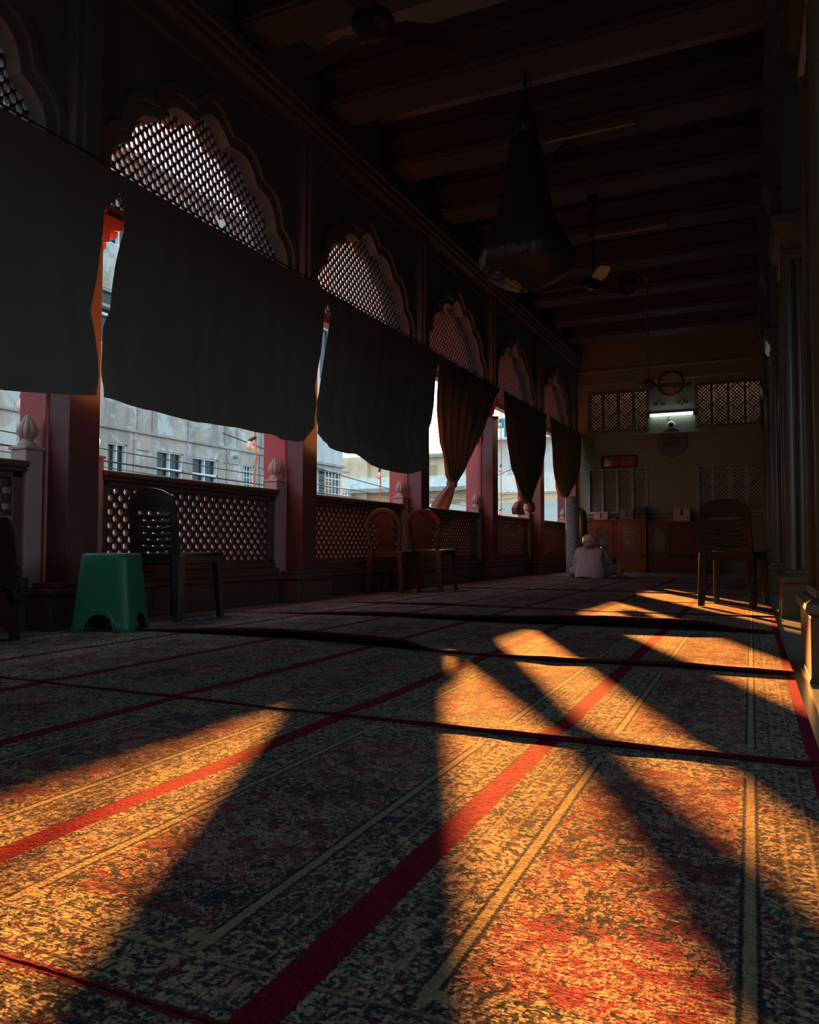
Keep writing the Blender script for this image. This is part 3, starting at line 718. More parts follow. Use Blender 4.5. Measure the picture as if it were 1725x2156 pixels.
# ------------------------------------------------------------------ chairs and stools
def slat_chair(label, loc, rz):
    t = thing('plastic_chair', label, 'chair', loc, rz)
    m = M['darkplastic']; W = .40
    # local frame: +y is where the sitter faces, back at y = 0
    def back_y(z): return -.01 - .16*max(0, (z-.40))*.9
    b = MB()
    def cy(x): return -.022*(1-(2*x/W)**2)
    for s in (-1, 1):
        b.loft([[(s*(.155+o[0]), back_y(z)+o[1]+.0, z) for o in ((-w2,-.012),(w2,-.010),(w2,.014),(-w2,.012))] for z, w2 in ((.38,.040),(.50,.038),(.62,.034),(.72,.032),(.76,.030))])
    def crest(u, v):
        x = (u-.5)*.372; top = .842 - .055*(2*u-1)**2 - .02*(2*u-1)**6; z = .70+(top-.70)*v
        return (x, back_y(z)+cy(x)*.6, z)
    b.grid(crest, 24, 8, .014)
    zs = [.672,.632,.592,.552,.512,.472]
    for z in zs:
        def sl(u, v, z=z):
            x = (u-.5)*.30; zz = z-.016+.032*v - .012*(1-(2*u-1)**2)
            return (x, back_y(zz)+cy(x)*1.2-.006*math.sin(PI*v), zz)
        b.grid(sl, 18, 4, .010)
    def low(u, v):
        x = (u-.5)*.33; z = .37+.06*v
        return (x, back_y(z)+cy(x)*.7, z)
    b.grid(low, 14, 4, .012)
    b.build('backrest', m, t, smooth=45, world=False)
    def seat(u, v):
        x = (u-.5)*(.40+.02*v); y = .0+.40*v
        z = .425 - .018*math.sin(PI*u)*math.sin(PI*min(1, v*1.1)) + .018*v - .03*max(0, v-.9)*3
        return (x, y, z)
    MB().grid(seat, 18, 18, .012).build('seat', m, t, smooth=50, world=False)
    a = MB()
    a.box(-.195,.195,.005,.02,.36,.42).box(-.20,.20,.375,.39,.37,.43).box(-.20,-.185,.01,.385,.37,.42).box(.185,.20,.01,.385,.37,.42)
    a.build('apron', m, t, bevel=.004, world=False)
    for sx in (-1, 1):
        MB().loft([[(sx*(.175+.02*(1-z/.42))+a_, -.0-.03*(1-z/.42)+b_, z) for a_, b_ in ((-w,-w),(w,-w),(w,w),(-w,w))] for z, w in ((0,.022),(.2,.028),(.42,.033))]).build('leg', m, t, bevel=.005, world=False)
        MB().loft([[(sx*(.178+.018*(1-z/.42))+a_, .365+.02*(1-z/.42)+b_, z) for a_, b_ in ((-w,-w),(w,-w),(w,w),(-w,w))] for z, w in ((0,.018),(.2,.022),(.42,.026))]).build('leg', m, t, bevel=.005, world=False)
    return t
slat_chair('black slatted plastic chair behind the green stool', (-3.59, 3.90, .0), 0)
slat_chair('dark slatted plastic chair standing alone at the right by the columns', (-.395, 6.70, .017), math.radians(-12))

def cane_chair(label, loc, rz, patch=False):
    t = thing('plastic_chair', label, 'chair', loc, rz, 'pair of brown patterned plastic chairs')
    m = M['brownplastic']; hw = .205
    def by(z): return -.01 - .14*max(0, z-.42)
    def outline(r):   # rounded-top frame loop in (x, z), from left foot over the crest to right foot
        pts = [(-r*.80, .42), (-r*.86, .50), (-r*.95, .60), (-r, .68)]
        for i in range(1, 16):
            a = PI - PI*i/16; pts.append((r*math.cos(a), .68+.185*(r/hw)**1.2*math.sin(a)))
        return pts + [(r, .68), (r*.95, .60), (r*.86, .50), (r*.80, .42)]
    f = MB(); o, i_ = outline(hw), outline(hw*.80)
    n = len(o)
    vs = [(x, by(z)+d, z) for d in (-.014, .014) for L in (o, i_) for x, z in L]; fs = []
    for k in range(n-1):
        fs += [(k, k+1, n+k+1, n+k), (2*n+k+1, 2*n+k, 3*n+k, 3*n+k+1), (k+1, k, 2*n+k, 2*n+k+1), (n+k, n+k+1, 3*n+k+1, 3*n+k)]
    fs += [(0, n, 3*n, 2*n), (n-1, 2*n-1, 4*n-1, 3*n-1)]
    f.add(vs, fs); bk = f.build('back_frame', m, t, smooth=45, bevel=.005, world=False)
    if patch:
        bk.data.materials.append(M['redplastic'])
        for p in bk.data.polygons:
            if p.center.x > .10 and p.center.z > .70 : p.material_index = 1
    # waisted centre panel with raised diamond pattern
    pn = MB()
    def half(z): return .098 - .045*math.sin(min(1, max(0, (z-.44)/.38))*PI*.8)*.55 + .01
    def topz(x): return .835 - 2.2*x*x
    def pan(u, v):
        z0 = .44; x = (2*u-1)*.09*(1+.30*v); z = z0 + v*(topz(x)-z0)
        return (x, by(z)+.002, z)
    pn.grid(pan, 14, 20, .007)
    for sgn in (1, -1):
        for q in range(-6, 14):
            a = None; seg = []
            for s_ in range(41):
                v = s_/40; u = .5 + sgn*(v*3.2 - q*.36)*.5
                if 0.02 <= u <= .98: seg.append(Vector(pan(u, v)) + Vector((0, -.003, 0)))
            if len(seg) > 3: pn.tube(seg[::3]+[seg[-1]], .0048, 5)
    pn.build('back_panel', m, t, smooth=40, world=False)
    st = MB()
    def seat(u, v):
        x = (u-.5)*.42*(1-.10*(1-v)); return (x, .0+.40*v, .428 - .014*math.sin(PI*u)*math.sin(PI*v) + .012*v)
    st.grid(seat, 16, 16, .014); st.box(-.185,.185,.0,.018,.375,.425).box(-.205,.205,.375,.392,.375,.43)
    st.build('seat', m, t, smooth=50, world=False)
    for sx in (-1, 1):
        MB().loft([[(sx*(.168+.025*(1-z/.42))+a_, .0-.03*(1-z/.42)+b_, z) for a_, b_ in ((-w,-w),(w,-w),(w,w),(-w,w))] for z, w in ((0,.02),(.2,.024),(.43,.03))]).build('leg', m, t, bevel=.005, world=False)
        MB().loft([[(sx*(.18+.02*(1-z/.42))+a_, .37+.015*(1-z/.42)+b_, z) for a_, b_ in ((-w,-w),(w,-w),(w,w),(-w,w))] for z, w in ((0,.017),(.2,.021),(.43,.027))]).build('leg', m, t, bevel=.005, world=False)
    return t
cane_chair('left of the two brown patterned chairs by the parapet', (-3.63, 7.19, 0), 0)
cane_chair('right of the two brown patterned chairs, with a red patch on its crest', (-3.41, 7.66, .014), 0, True)

def stool_shell(t, zb, m, hb=.165, ht=.128, H=.435, name='body'):
    n = 64
    def rsq(h, k):                      # rounded square, returns point and along-face coordinate
        a = 2*PI*(k+.5)/n; c, s = math.cos(a), math.sin(a); e = 7
        r = h/((abs(c)**e+abs(s)**e)**(1/e)); x, y = r*c, r*s
        f = y/h if abs(c) > abs(s) else x/h
        return x, y, f
    rings = []
    for j in range(15):
        tt = j/14; ring = []
        for k in range(n):
            _, _, f = rsq(1, k)
            z0 = .10*math.sqrt(max(0, 1-(f/.52)**2)) if abs(f) < .52 else 0
            z = z0 + (H-.012-z0)*tt
            h = hb + (ht-hb)*(z/H) + (.008*max(0, 1-(z-z0)/.012) if tt < .05 else 0)
            x, y, _ = rsq(h, k); ring.append((x, y, zb+z))
        rings.append(ring)
    for h, z in ((ht-.002, H-.005), (ht-.010, H), (ht*.8, H), (ht*.78, H-.004), (ht*.4, H-.004)):
        rings.append([(*rsq(h, k)[:2], zb+z) for k in range(n)])
    g = MB().loft(rings, cap=False); nn = len(g.v); g.f.append(tuple(range(nn-n, nn)))
    o = g.build(name, m, t, smooth=50, world=False)
    sd = o.modifiers.new('wall', 'SOLIDIFY'); sd.thickness = .004; sd.offset = -1
    # arch rims and corner feet
    for q in range(4):
        r = MB(); pts = []
        for i in range(13):
            f = -.52+1.04*i/12; z = .10*math.sqrt(max(0, 1-(f/.52)**2)); h = hb+(ht-hb)*(z/H)+.003
            p = Vector((h, f*h, zb+max(z, .004))); p.rotate(Matrix.Rotation(q*PI/2, 3, 'Z')); pts.append(p)
        r.tube(pts, .005, 6).build('arch_rim', m, t, smooth=50, world=False)
    return o
t = thing('plastic_stool', 'green plastic stool on the carpet edge by the left pilaster', 'stool', (-3.40, 3.34, .014), math.radians(23))
stool_shell(t, 0, M['greenplastic'], .168, .130, .425)
stacks = (-3.56, 2.6)
t = thing('plastic_stool', 'dark brown plastic stool at the photo left edge, lower of the stacked two', 'stool', (stacks[0], stacks[1], .0), math.radians(12), 'stacked dark stools at the left edge')
stool_shell(t, 0, M['darkbrownplastic'], .175, .135, .435)
t = dup(t, (stacks[0], stacks[1], .19), label='dark brown plastic stool at the photo left edge, upper of the stacked two')

# ------------------------------------------------------------------ seated man
def man():
    X, Y = -2.62, 12.05
    root = thing('person', 'man in striped shirt and knitted cap sitting on the carpet, seen from behind', 'person', (X, Y, .014))
    def P(x, y, z): return (X+x, Y+y, .014+z)
    # one continuous skinned body
    V = []; E = []; R = []
    def v(p, r, par=None):
        V.append(p); R.append(r); i = len(V)-1
        if par is not None: E.append((par, i))
        return i
    pel = v(P(0,0,.115), .12); sp1 = v(P(-.01,.03,.24), .115, pel); sp2 = v(P(-.03,.08,.36), .12, sp1); ch = v(P(-.04,.12,.43), .10, sp2)
    nk = v(P(-.06,.175,.485), .052, ch); hd0 = v(P(-.07,.215,.53), .07, nk); hd1 = v(P(-.075,.25,.565), .082, hd0); hd2 = v(P(-.08,.285,.575), .07, hd1)
    jaw = v(P(-.078,.31,.52), .045, hd1)
    def hand(w, d, side):
        d = Vector(d).normalized(); s = Vector((0,0,1)).cross(d).normalized()*side
        wp = Vector(V[w])
        pm = v(tuple(wp+d*.05), .024, w)
        for k in range(4):
            base = v(tuple(wp+d*.085+s*(.024-.016*k)), .010, pm)
            L = (.062,.070,.066,.052)[k]
            m1 = v(tuple(Vector(V[base])+d*L*.5+Vector((0,0,-.006))), .0088, base)
            v(tuple(Vector(V[m1])+d*L*.38+Vector((0,0,-.018))), .0078, m1)
        th = v(tuple(wp+d*.035+s*.034), .011, pm); v(tuple(wp+d*.07+s*.05+Vector((0,0,-.01))), .009, th)
    # arms
    for s, sh, el, wr in ((-1, (-.185,.11,.405), (-.245,.14,.235), (-.13,.36,.16)), (1, (.125,.11,.405), (.235,.20,.235), (.10,.38,.17))):
        a = v(P(*sh), .058, ch); b = v(P(*el), .045, a); c = v(P(*[(p*.5+q*.5) for p, q in zip(el, wr)]), .038, b); w_ = v(P(*wr), .026, c)
        hand(w_, (-s*.5, .8, -.25), -s)
    # crossed legs
    for s, hp, kn, an, toe in ((-1, (-.10,.03,.10), (-.285,.14,.075), (-.02,.40,.045), (.06,.46,.03)), (1, (.11,.05,.11), (.355,.20,.135), (.385,.10,.05), (.535,.06,.02))):
        a = v(P(*hp), .085, pel); b = v(P(*[(p+q)/2 for p, q in zip(hp, kn)]), .078, a); c = v(P(*kn), .062, b)
        d = v(P(*[(p*.55+q*.45) for p, q in zip(kn, an)]), .05, c); e = v(P(*an), .034, d)
        f = v(P(*[(p*.45+q*.55) for p, q in zip(an, toe)]), .030, e); v(P(*toe), .018, f)
    me = bpy.data.meshes.new('body'); pm = world_matrix(root).inverted()
    me.from_pydata([tuple(pm @ Vector(p)) for p in V], E, []); me.materials.append(M['skin'])
    ob = bpy.data.objects.new('body', me); C.objects.link(ob); ob.parent = root
    sk = ob.modifiers.new('skin', 'SKIN'); me.skin_vertices.new() if not me.skin_vertices else None
    for i, sv in enumerate(me.skin_vertices[0].data): sv.radius = (R[i], R[i]); sv.use_root = (i == 0)
    sk.use_smooth_shade = True
    sb = ob.modifiers.new('sub', 'SUBSURF'); sb.levels = 1; sb.render_levels = 2
    # face: ears, nose, brows
    for s in (-1, 1):
        MB().lathe([(.004,-.02),(.012,-.012),(.014,0),(.011,.014),(.004,.022)], P(-.078+s*.083,.262,.545), 10, sx=.5).build('ear', M['skin'], root, smooth=60)
        MB().lathe([(.003,-.012),(.011,-.006),(.013,0),(.011,.006),(.003,.012)], P(-.08+s*.032,.338,.572), 10).build('eye', M['white'], root, smooth=60)
    MB().tube([P(-.08,.345,.575), P(-.081,.368,.548), P(-.08,.355,.538)], [.008,.013,.011], 8).build('nose', M['skin'], root, smooth=60)
    MB().tube([P(-.108,.342,.522), P(-.08,.352,.518), P(-.052,.342,.522)], [.004,.007,.004], 6).build('mouth', M['skin'], root, smooth=60)
    # knitted cap, tilted with the bowed head
    ax = Vector((-.16,.42,.90)).normalized(); c0 = Vector(P(-.080,.245,.566)); a = ax.cross(Vector((1,0,0))).normalized(); b = ax.cross(a)
    rings = []
    for r, h in ((.080,-.058),(.098,-.052),(.104,-.022),(.101,.010),(.098,.014),(.097,.03),(.090,.052),(.072,.072),(.045,.085),(.012,.090)):
        rings.append([c0+ax*h+(a*math.cos(q)*1.08+b*math.sin(q))*r*(1+.01*math.cos(14*q)) for q in [2*PI*k/40 for k in range(40)]])
    MB().loft(rings).build('cap', M['cap'], root, smooth=50)
    # shirt: torso loft and two sleeves
    g = MB(); rings = []
    for cx, cy, z, rx, ry in ((-.01,-.01,.012,.225,.165),(-.005,-.01,.05,.232,.172),(0,0,.12,.222,.168),(-.005,.015,.20,.205,.152),(-.02,.045,.28,.205,.146),(-.03,.075,.36,.215,.142),(-.035,.10,.415,.205,.128),(-.04,.12,.448,.165,.105),(-.048,.14,.472,.105,.082),(-.055,.16,.490,.066,.064),(-.058,.168,.502,.060,.060),(-.064,.182,.522,.060,.058),(-.066,.186,.530,.055,.054)):
        ring = []
        for k in range(48):
            q = 2*PI*k/48; w_ = 1+.028*math.sin(5*q+z*22)*(1-z/.55)+.012*math.sin(11*q+z*9)
            c, s = math.cos(q), math.sin(q); e = 2.5
            rr = 1/((abs(c)**e+abs(s)**e)**(1/e))
            ring.append(P(cx+rx*rr*c*w_, cy+ry*rr*s*w_, max(.004, z+(.012*math.sin(3*q+1) if z < .1 else 0))))
        rings.append(ring)
    g.loft(rings)
    g.tube([P(-.15,.10,.415), P(-.20,.115,.37), P(-.235,.13,.29), P(-.25,.14,.22), P(-.245,.17,.17)], [.075,.074,.066,.062,.060], 20)
    g.tube([P(.09,.10,.415), P(.145,.12,.37), P(.20,.165,.30), P(.235,.20,.235), P(.20,.26,.20), P(.15,.32,.18)], [.075,.074,.068,.063,.055,.048], 20)
    g.build('shirt', M['shirt'], root, smooth=70)
    for nm, path, rad in (('trouser_leg', ((-.08,.02,.10),(-.20,.08,.095),(-.290,.135,.085),(-.255,.22,.075),(-.12,.34,.065),(-.05,.39,.055)), (.10,.098,.080,.075,.068,.055)),
                          ('trouser_leg', ((.08,.03,.105),(.20,.10,.115),(.32,.18,.135),(.375,.20,.125),(.388,.16,.095),(.386,.115,.062)), (.10,.098,.082,.065,.058,.045))):
        MB().tube([P(*p) for p in path], list(rad), 20).build(nm, M['trouser'], root, smooth=70)
    bk = thing('book', 'small open book resting on the seated man right thigh', 'book', P(.17,.16,.215), math.radians(-20))
    for s in (-1, 1):
        MB().grid(lambda u, v: (s*.058*u, (v-.5)*.085, .006+.012*math.sin(PI*u)*.8+.010*u), 8, 4, .010).build('page_block', M['paper'], bk, smooth=50, world=False)
man()

# rolled felt and dark bundle in the far corner
t = thing('rolled_carpet', 'tall speckled grey rolled carpet standing in the far left corner', 'carpet', (-3.27, 13.62, 0))
rings = []
for i in range(15):
    z = i/14*1.34; rings.append([(-3.27+.02*z*-1+(.115+.003*math.sin(7*z))*math.cos(a), 13.62+.05*z+.115*math.sin(a), z + (.0 if i < 14 else .012*math.cos(a))) for a in [2*PI*k/36 for k in range(36)]])
MB().loft(rings).build('roll', M['speck'], t, smooth=50)
sp = [(-3.295+(.012+.0105*a/PI*.8)*math.cos(a)*1.0, 13.687+(.012+.0105*a/PI*.8)*math.sin(a), 1.352) for a in [i*.35 for i in range(62)]]
MB().tube(sp, .004, 6).build('spiral_edge', M['speck'], t, smooth=50)
tag(MB().lathe([(.10,0),(.13,.05),(.135,.6),(.13,1.0),(.11,1.12),(.06,1.19),(.01,1.20)], (-3.36, 14.55, 0), 28, lob=6, amp=.08).build('bundle', M['darkplastic'], smooth=50), 'dark upright bundle between rolled carpet and wall', 'bundle')

# ------------------------------------------------------------------ back of the hall: cabinets, boxes, clock, lamp
def cabinet(label, x0, x1, zt, doors, niche, matw):
    yf, yb = YB-.44, YB-.11
    t = thing('cabinet', label, 'cabinet', ((x0+x1)/2, yf, 0))
    b = MB().box(x0, x0+.03, yf+.02, yb, 0, zt-.03).box(x1-.03, x1, yf+.02, yb, 0, zt-.03).box(x0, x1, yb-.02, yb, 0, zt-.03).box(x0, x1, yf+.02, yb, .27, .30).box(x0+.0, x1, yf+.02, yb, 0, .06)
    b.box(x0, x1, yf+.01, yf+.03, .27, .33).box(x0, x1, yf+.01, yf+.03, zt-.07, zt-.03)
    xs = sorted([x0] + [a for d in doors for a in d] + [x1])
    for a, c in zip(xs[::2], xs[1::2]):
        if c-a > .004: b.box(a, c, yf+.01, yf+.03, .30, zt-.05)
    if niche: b.box(x0+.62, x1, yf+.01, yf+.03, .06, .27).box(x0, x0+.2, yf+.01, yf+.03, .06, .27)
    else: b.box(x0, x1, yf+.01, yf+.03, .06, .27)
    b.build('carcass', matw, t, bevel=.004)
    MB().box(x0-.025, x1+.02, yf-.015, YB-.105, zt-.03, zt).build('top', matw, t, bevel=.006)
    MB().box(x0+.03, x1-.03, yf+.06, yb-.02, .52, .535).box(x0+.03, x1-.03, yf+.06, yb-.02, .74, .755).build('shelf', matw, t)
    for a, c in doors:
        zb, zz = .325, zt-.06; cx = (a+c)/2; hw = (c-a)*.27
        outer, inner = [], []
        N = 40
        for i in range(N):
            q = 2*PI*(i+.5)/N; cc, ss = math.cos(q), math.sin(q)
            k = min(((c-a)/2-.003)/max(abs(cc), 1e-6), ((zz-zb)/2)/max(abs(ss), 1e-6)); outer.append((cx+k*cc, (zb+zz)/2+k*ss))
        for u, v in [(o[0]-cx, o[1]-(zb+zz)/2) for o in outer]:
            H = (zz-zb)/2; q = math.atan2(v, u)
            def inside(s):
                x, z = u*s, v*s
                if abs(x) > hw or z < -H*.72: return False
                top = H*.38
                return z < top + (H*.36)*math.sqrt(max(0, 1-(abs(x)/hw)**1.6))
            lo, hi = 0, 1
            for _ in range(30):
                md = (lo+hi)/2
                if inside(md): lo = md
                else: hi = md
            inner.append((cx+u*lo, (zb+zz)/2+v*lo))
        d = MB().ring(inner, outer, lambda u, v, w: (u, yf+w, v), -.004, .018).build('door', matw, t)
        MB().prism(inner, lambda u, v, w: (u, yf+w, v), .008, .012).build('pane', M['glass'], d)
        kx = c-.035 if a == doors[0][0] else a+.035
        MB().lathe([(.006,0),(.006,.012),(.013,.018),(.013,.028),(.005,.032)], (kx, yf-.004, .62), 12, axis='y').build('knob', M['black'], d)
    return t
cabinet('reddish wooden cabinet with two arched glass doors, behind the seated man', -3.55, -2.36, 1.02, [(-3.42,-2.97),(-2.92,-2.45)], True, M['wood'])
M['wood2'] = simple('dark_cabinet_wood', (.07,.03,.02), .5, .2, 6)
cabinet('dark wooden cabinet right of the reddish one, under the wall box', -2.325, -1.10, .97, [(-2.31,-1.93),(-1.50,-1.13)], False, M['wood2'])
yy = YB-.36
for i, (x, z, w, h, mt) in enumerate([(-3.20,.755,.17,.05,'bookgrey'),(-3.19,.535,.16,.07,'bookgrey'),(-3.20,.605,.15,.03,'bookgrey'),(-3.20,.305,.17,.06,'bookgrey'),(-2.68,.755,.18,.06,'bookred'),(-2.72,.535,.12,.07,'bookgrey'),(-2.70,.305,.18,.04,'bookgrey')]):
    lab = ['thick pale book on the upper shelf behind the left arched door', 'thick grey book on the middle shelf behind the left arched door', 'thin grey book lying on top of the thick middle-shelf book', 'grey book at the bottom behind the left arched door',
           'reddish book on the upper shelf behind the right arched door', 'small grey book on the middle shelf behind the right arched door', 'thin grey book at the bottom behind the right arched door'][i]
    g = MB().box(x-w/2, x+w/2, yy+.02, yy+.17, z+.001, z+.006).box(x-w/2, x+w/2, yy+.02, yy+.17, z+h-.005, z+h).box(x-w/2, x-w/2+.006, yy+.02, yy+.17, z+.001, z+h).box(x-w/2, x+w/2, yy+.014, yy+.021, z+.001, z+h)
    e = thing('book', lab, 'book', (x, yy, z+.001), 0, 'books inside the reddish cabinet')
    g.build('cover', M[mt], e); MB().box(x-w/2+.006, x+w/2-.004, yy+.023, yy+.166, z+.006, z+h-.005).build('page_block', M['paper'], e)
def tinbox(label, x0, x1, z0, h, d, m, yc, latch=True):
    t = thing('metal_box', label, 'box', ((x0+x1)/2, yc, z0), 0, 'boxes standing on the cabinet')
    MB().box(x0, x1, yc-d/2, yc+d/2, z0, z0+h*.72).build('body', m, t, bevel=.004)
    MB().box(x0-.004, x1+.004, yc-d/2-.004, yc+d/2, z0+h*.72, z0+h).build('lid', m, t, bevel=.006)
    if latch: MB().box((x0+x1)/2-.012, (x0+x1)/2+.012, yc-d/2-.014, yc-d/2-.004, z0+h*.45, z0+h*.9).tube([((x0+x1)/2, yc-d/2-.012, z0+h*.45), ((x0+x1)/2, yc-d/2-.016, z0+h*.25)], .010, 8).build('latch', M['black'], t)
tinbox('grey metal box with a latch on the reddish cabinet, leftmost of three', -3.36, -3.09, 1.02, .155, .22, M['tin'], YB-.30)
tinbox('greenish box on the reddish cabinet, middle of three', -2.86, -2.60, 1.02, .205, .22, M['tin2'], YB-.28)
tinbox('dark box on the reddish cabinet, rightmost of three', -2.575, -2.37, 1.02, .24, .22, M['tin3'], YB-.27, False)
tag(MB().box(-3.05, -2.93, YB-.40, YB-.33, 1.02, 1.04).box(-3.03, -2.94, YB-.395, YB-.335, 1.04, 1.05).build('packet', M['bookred'], bevel=.003), 'small red packet lying between the boxes on the cabinet', 'packet')
t = thing('donation_box', 'pale wall box with a padlock, right of the reddish cabinet', 'box', (-1.74, YB-.2, .99))
MB().box(-1.88, -1.58, YB-.24, YB-.105, .97, 1.20).build('body', M['cream'], t, bevel=.005)
MB().box(-1.89, -1.57, YB-.25, YB-.105, 1.20, 1.225).build('lid', M['cream'], t, bevel=.005)
MB().box(-1.745, -1.725, YB-.258, YB-.24, 1.14, 1.22).lathe([(.012,-.01),(.026,-.008),(.026,.008),(.012,.01)], (-1.735, YB-.25, 1.12), 16, axis='y').build('padlock', M['black'], t)
# framed panel over the lower left window
t = thing('framed_panel', 'dark framed glazed panel above the lower left window', 'picture frame', (-2.92, YB-.05, 2.06))
fr = MB()
for a, b, c, d in ((-3.28,-2.58,2.06,2.095), (-3.28,-2.58,2.275,2.31), (-3.28,-3.245,2.06,2.31), (-2.615,-2.58,2.06,2.31)): fr.box(a, b, YB-.05, YB, c, d)
fr.build('frame', M['black'], t, bevel=.004)
gp = NG('panel_print'); vv = gp.obj(); fz = gp.step(gp.noise(vv, 26, 3, .6, 1.0), .52, .58)
M['print'] = gp.done(gp.bsdf(gp.mix(fz, (.30,.035,.02), (.04,.01,.01)), .12, .8))
MB().box(-3.25, -2.61, YB-.022, YB, 2.09, 2.28).build('print', M['print'], t)
# four-pointed vents
for x, z, lab in ((-3.44,2.16,'four-pointed star vent left of the framed panel'), (-2.145,1.585,'left of the two star vents above the wall box'), (-1.71,1.592,'right of the two star vents above the wall box'),
                  (-2.15,3.25,'left of the two star vents above the lit tube'), (-1.725,3.255,'right of the two star vents above the lit tube')):
    def star(R, r): return [(x+(R if i % 2 == 0 else r)*math.cos(PI*i/4+PI/2), z+(R if i % 2 == 0 else r)*math.sin(PI*i/4+PI/2)) for i in range(8)]
    o = MB().ring(star(.085,.022), star(.105,.034), lambda u, v, w: (u, YB-w, v), -.002, .018).prism(star(.086,.023), lambda u, v, w: (u, YB-w, v), -.001, .004)
    tag(o.build('star_vent', M['greenstone']), lab, 'vent', 'star vents of the back wall')
# clock
t = thing('wall_clock', 'large round wall clock above the lit tube', 'clock', (-1.93, YB, 3.665))
cx, cz = -1.93, 3.665
MB().lathe([(.20,-.002),(.245,-.002),(.25,.03),(.235,.045),(.218,.04),(.215,.02),(.20,-.002)], (cx, YB, cz), 48, axis='y', cap=False).build('rim', M['black'], t, smooth=40)
MB().lathe([(.001,0),(.22,0),(.22,.018),(.001,.019)], (cx, YB, cz), 48, axis='y').build('dial', M['cream'], t, smooth=40)
def hand(ang, L, w): return MB().beam((cx-math.sin(ang)*.03, YB-.026, cz-math.cos(ang)*.03), (cx+math.sin(ang)*L, YB-.026, cz+math.cos(ang)*L), w, .004, up=(0,1,0))
hand(math.radians(143), .12, .016).build('hour_hand', M['black'], t); hand(math.radians(280), .155, .010).build('minute_hand', M['black'], t)
def text_mesh(s, size):
    cu = bpy.data.curves.new('numeral', 'FONT'); cu.body = s; cu.size = size; cu.align_x = 'CENTER'; cu.align_y = 'CENTER'; cu.extrude = .001
    o = bpy.data.objects.new('numeral', cu); C.objects.link(o); bpy.context.view_layer.update()
    me = bpy.data.meshes.new_from_object(o.evaluated_get(bpy.context.evaluated_depsgraph_get())); bpy.data.objects.remove(o); bpy.data.curves.remove(cu)
    return me
for h in range(1, 13):
    me = text_mesh(str(h), .062); me.materials.append(M['black']); o = bpy.data.objects.new('numeral', me); C.objects.link(o); o.parent = t
    a = 2*PI*h/12; o.location = (.178*math.sin(a), -.021, .178*math.cos(a)); o.rotation_euler = (PI/2, 0, 0)
# lit tube
t = thing('tube_light', 'lit white fluorescent tube on the back wall', 'light', (-1.92, YB, 3.05))
MB().box(-2.34, -1.50, YB-.045, YB, 3.065, 3.10).build('batten', M['white'], t, bevel=.004)
MB().tube([(-2.31, YB-.065, 3.052), (-1.53, YB-.065, 3.052)], .015, 14).build('tube', M['tube'], t, smooth=50)
for x in (-2.33, -1.51): MB().box(x-.012, x+.012, YB-.085, YB, 3.03, 3.075).build('lamp_holder', M['white'], t, bevel=.003)
# dome camera
t = thing('security_camera', 'white dome camera under the lit tube', 'camera', (-1.93, YB, 2.86))
MB().lathe([(.075,0),(.075,.025),(.062,.045),(.052,.05)], (-1.93, YB, 2.86), 32, axis='y').build('housing', M['white'], t, smooth=40)
MB().lathe([(.05,.045),(.047,.065),(.035,.082),(.015,.092),(.001,.094)], (-1.93, YB, 2.86), 32, axis='y').build('dome', M['black'], t, smooth=60)
MB().tube([(-1.93, YB-.01, 2.93), (-1.97, YB-.008, 2.97), (-2.02, YB-.01, 2.965), (-1.99, YB-.01, 3.0), (-1.95, YB-.008, 3.06)], .004, 6).build('cable', M['black'], t)
# calligraphy roundel
t = thing('calligraphy_roundel', 'dark round calligraphy plaque below the dome camera', 'plaque', (-1.92, YB, 2.52))
MB().lathe([(.001,-.002),(.275,-.002),(.285,.012),(.275,.026),(.255,.026),(.25,.016),(.001,.016)], (-1.92, YB, 2.52), 56, axis='y').build('disc', M['jali'], t, smooth=40)
k = MB()
def stroke(pts, r): k.tube([(-1.92+x, YB-.02, 2.52+z) for x, z in pts], r, 8)
stroke([(.115,-.06),(.118,.03),(.108,.105)], [.010,.013,.007])                                   # alif
stroke([(.045,.10),(.055,.03),(.05,-.03),(.03,-.06),(.0,-.06),(-.02,-.045)], [.007,.012,.012,.012,.011,.010])
stroke([(-.03,.085),(-.02,.02),(-.025,-.03),(-.045,-.06),(-.075,-.06),(-.095,-.045)], [.007,.012,.012,.012,.011,.010])
stroke([(-.095,-.045),(-.10,.01),(-.13,.03),(-.15,.0),(-.145,-.045),(-.115,-.055),(-.095,-.035)], [.010,.011,.010,.010,.010,.010,.009])
stroke([(.0,.12),(-.005,.10),(-.02,.10),(-.025,.12),(-.028,.10),(-.045,.10),(-.05,.12)], .006)
k.build('lettering', M['darkplastic'], t, smooth=50)

# ------------------------------------------------------------------ ceiling things
def fan(label, x, y, zt, zb, rot, m):
    t = thing('ceiling_fan', label, 'fan', (x, y, zb), math.radians(rot), 'ceiling fans of the hall')
    MB().lathe([(.065,zt-zb-.0),(.07,zt-zb-.05),(.03,zt-zb-.10),(.014,zt-zb-.12)], (0,0,0), 24).build('canopy', m, t, smooth=40, world=False)
    MB().tube([(0,0,.06), (0,0,zt-zb-.05)], .014, 12).build('rod', m, t, smooth=50, world=False)
    MB().lathe([(.02,.10),(.05,.085),(.10,.055),(.115,.02),(.11,-.02),(.07,-.05),(.02,-.06)], (0,0,0), 32).build('motor', m, t, smooth=40, world=False)
    for k in range(3):
        a = 2*PI*k/3
        def bl(u, v):
            r = .10+.50*u; w = .055+.02*math.sin(PI*min(1, u*1.1)); y_ = (v-.5)*2*w*(1 if u > .12 else .45+u*4.5)
            p = Vector((r, y_, .005-.012*(v-.5)*2)); p.rotate(Matrix.Rotation(a, 3, 'Z')); return p
        MB().grid(bl, 16, 4, .004).build('blade', m, t, smooth=50, world=False)
    return t
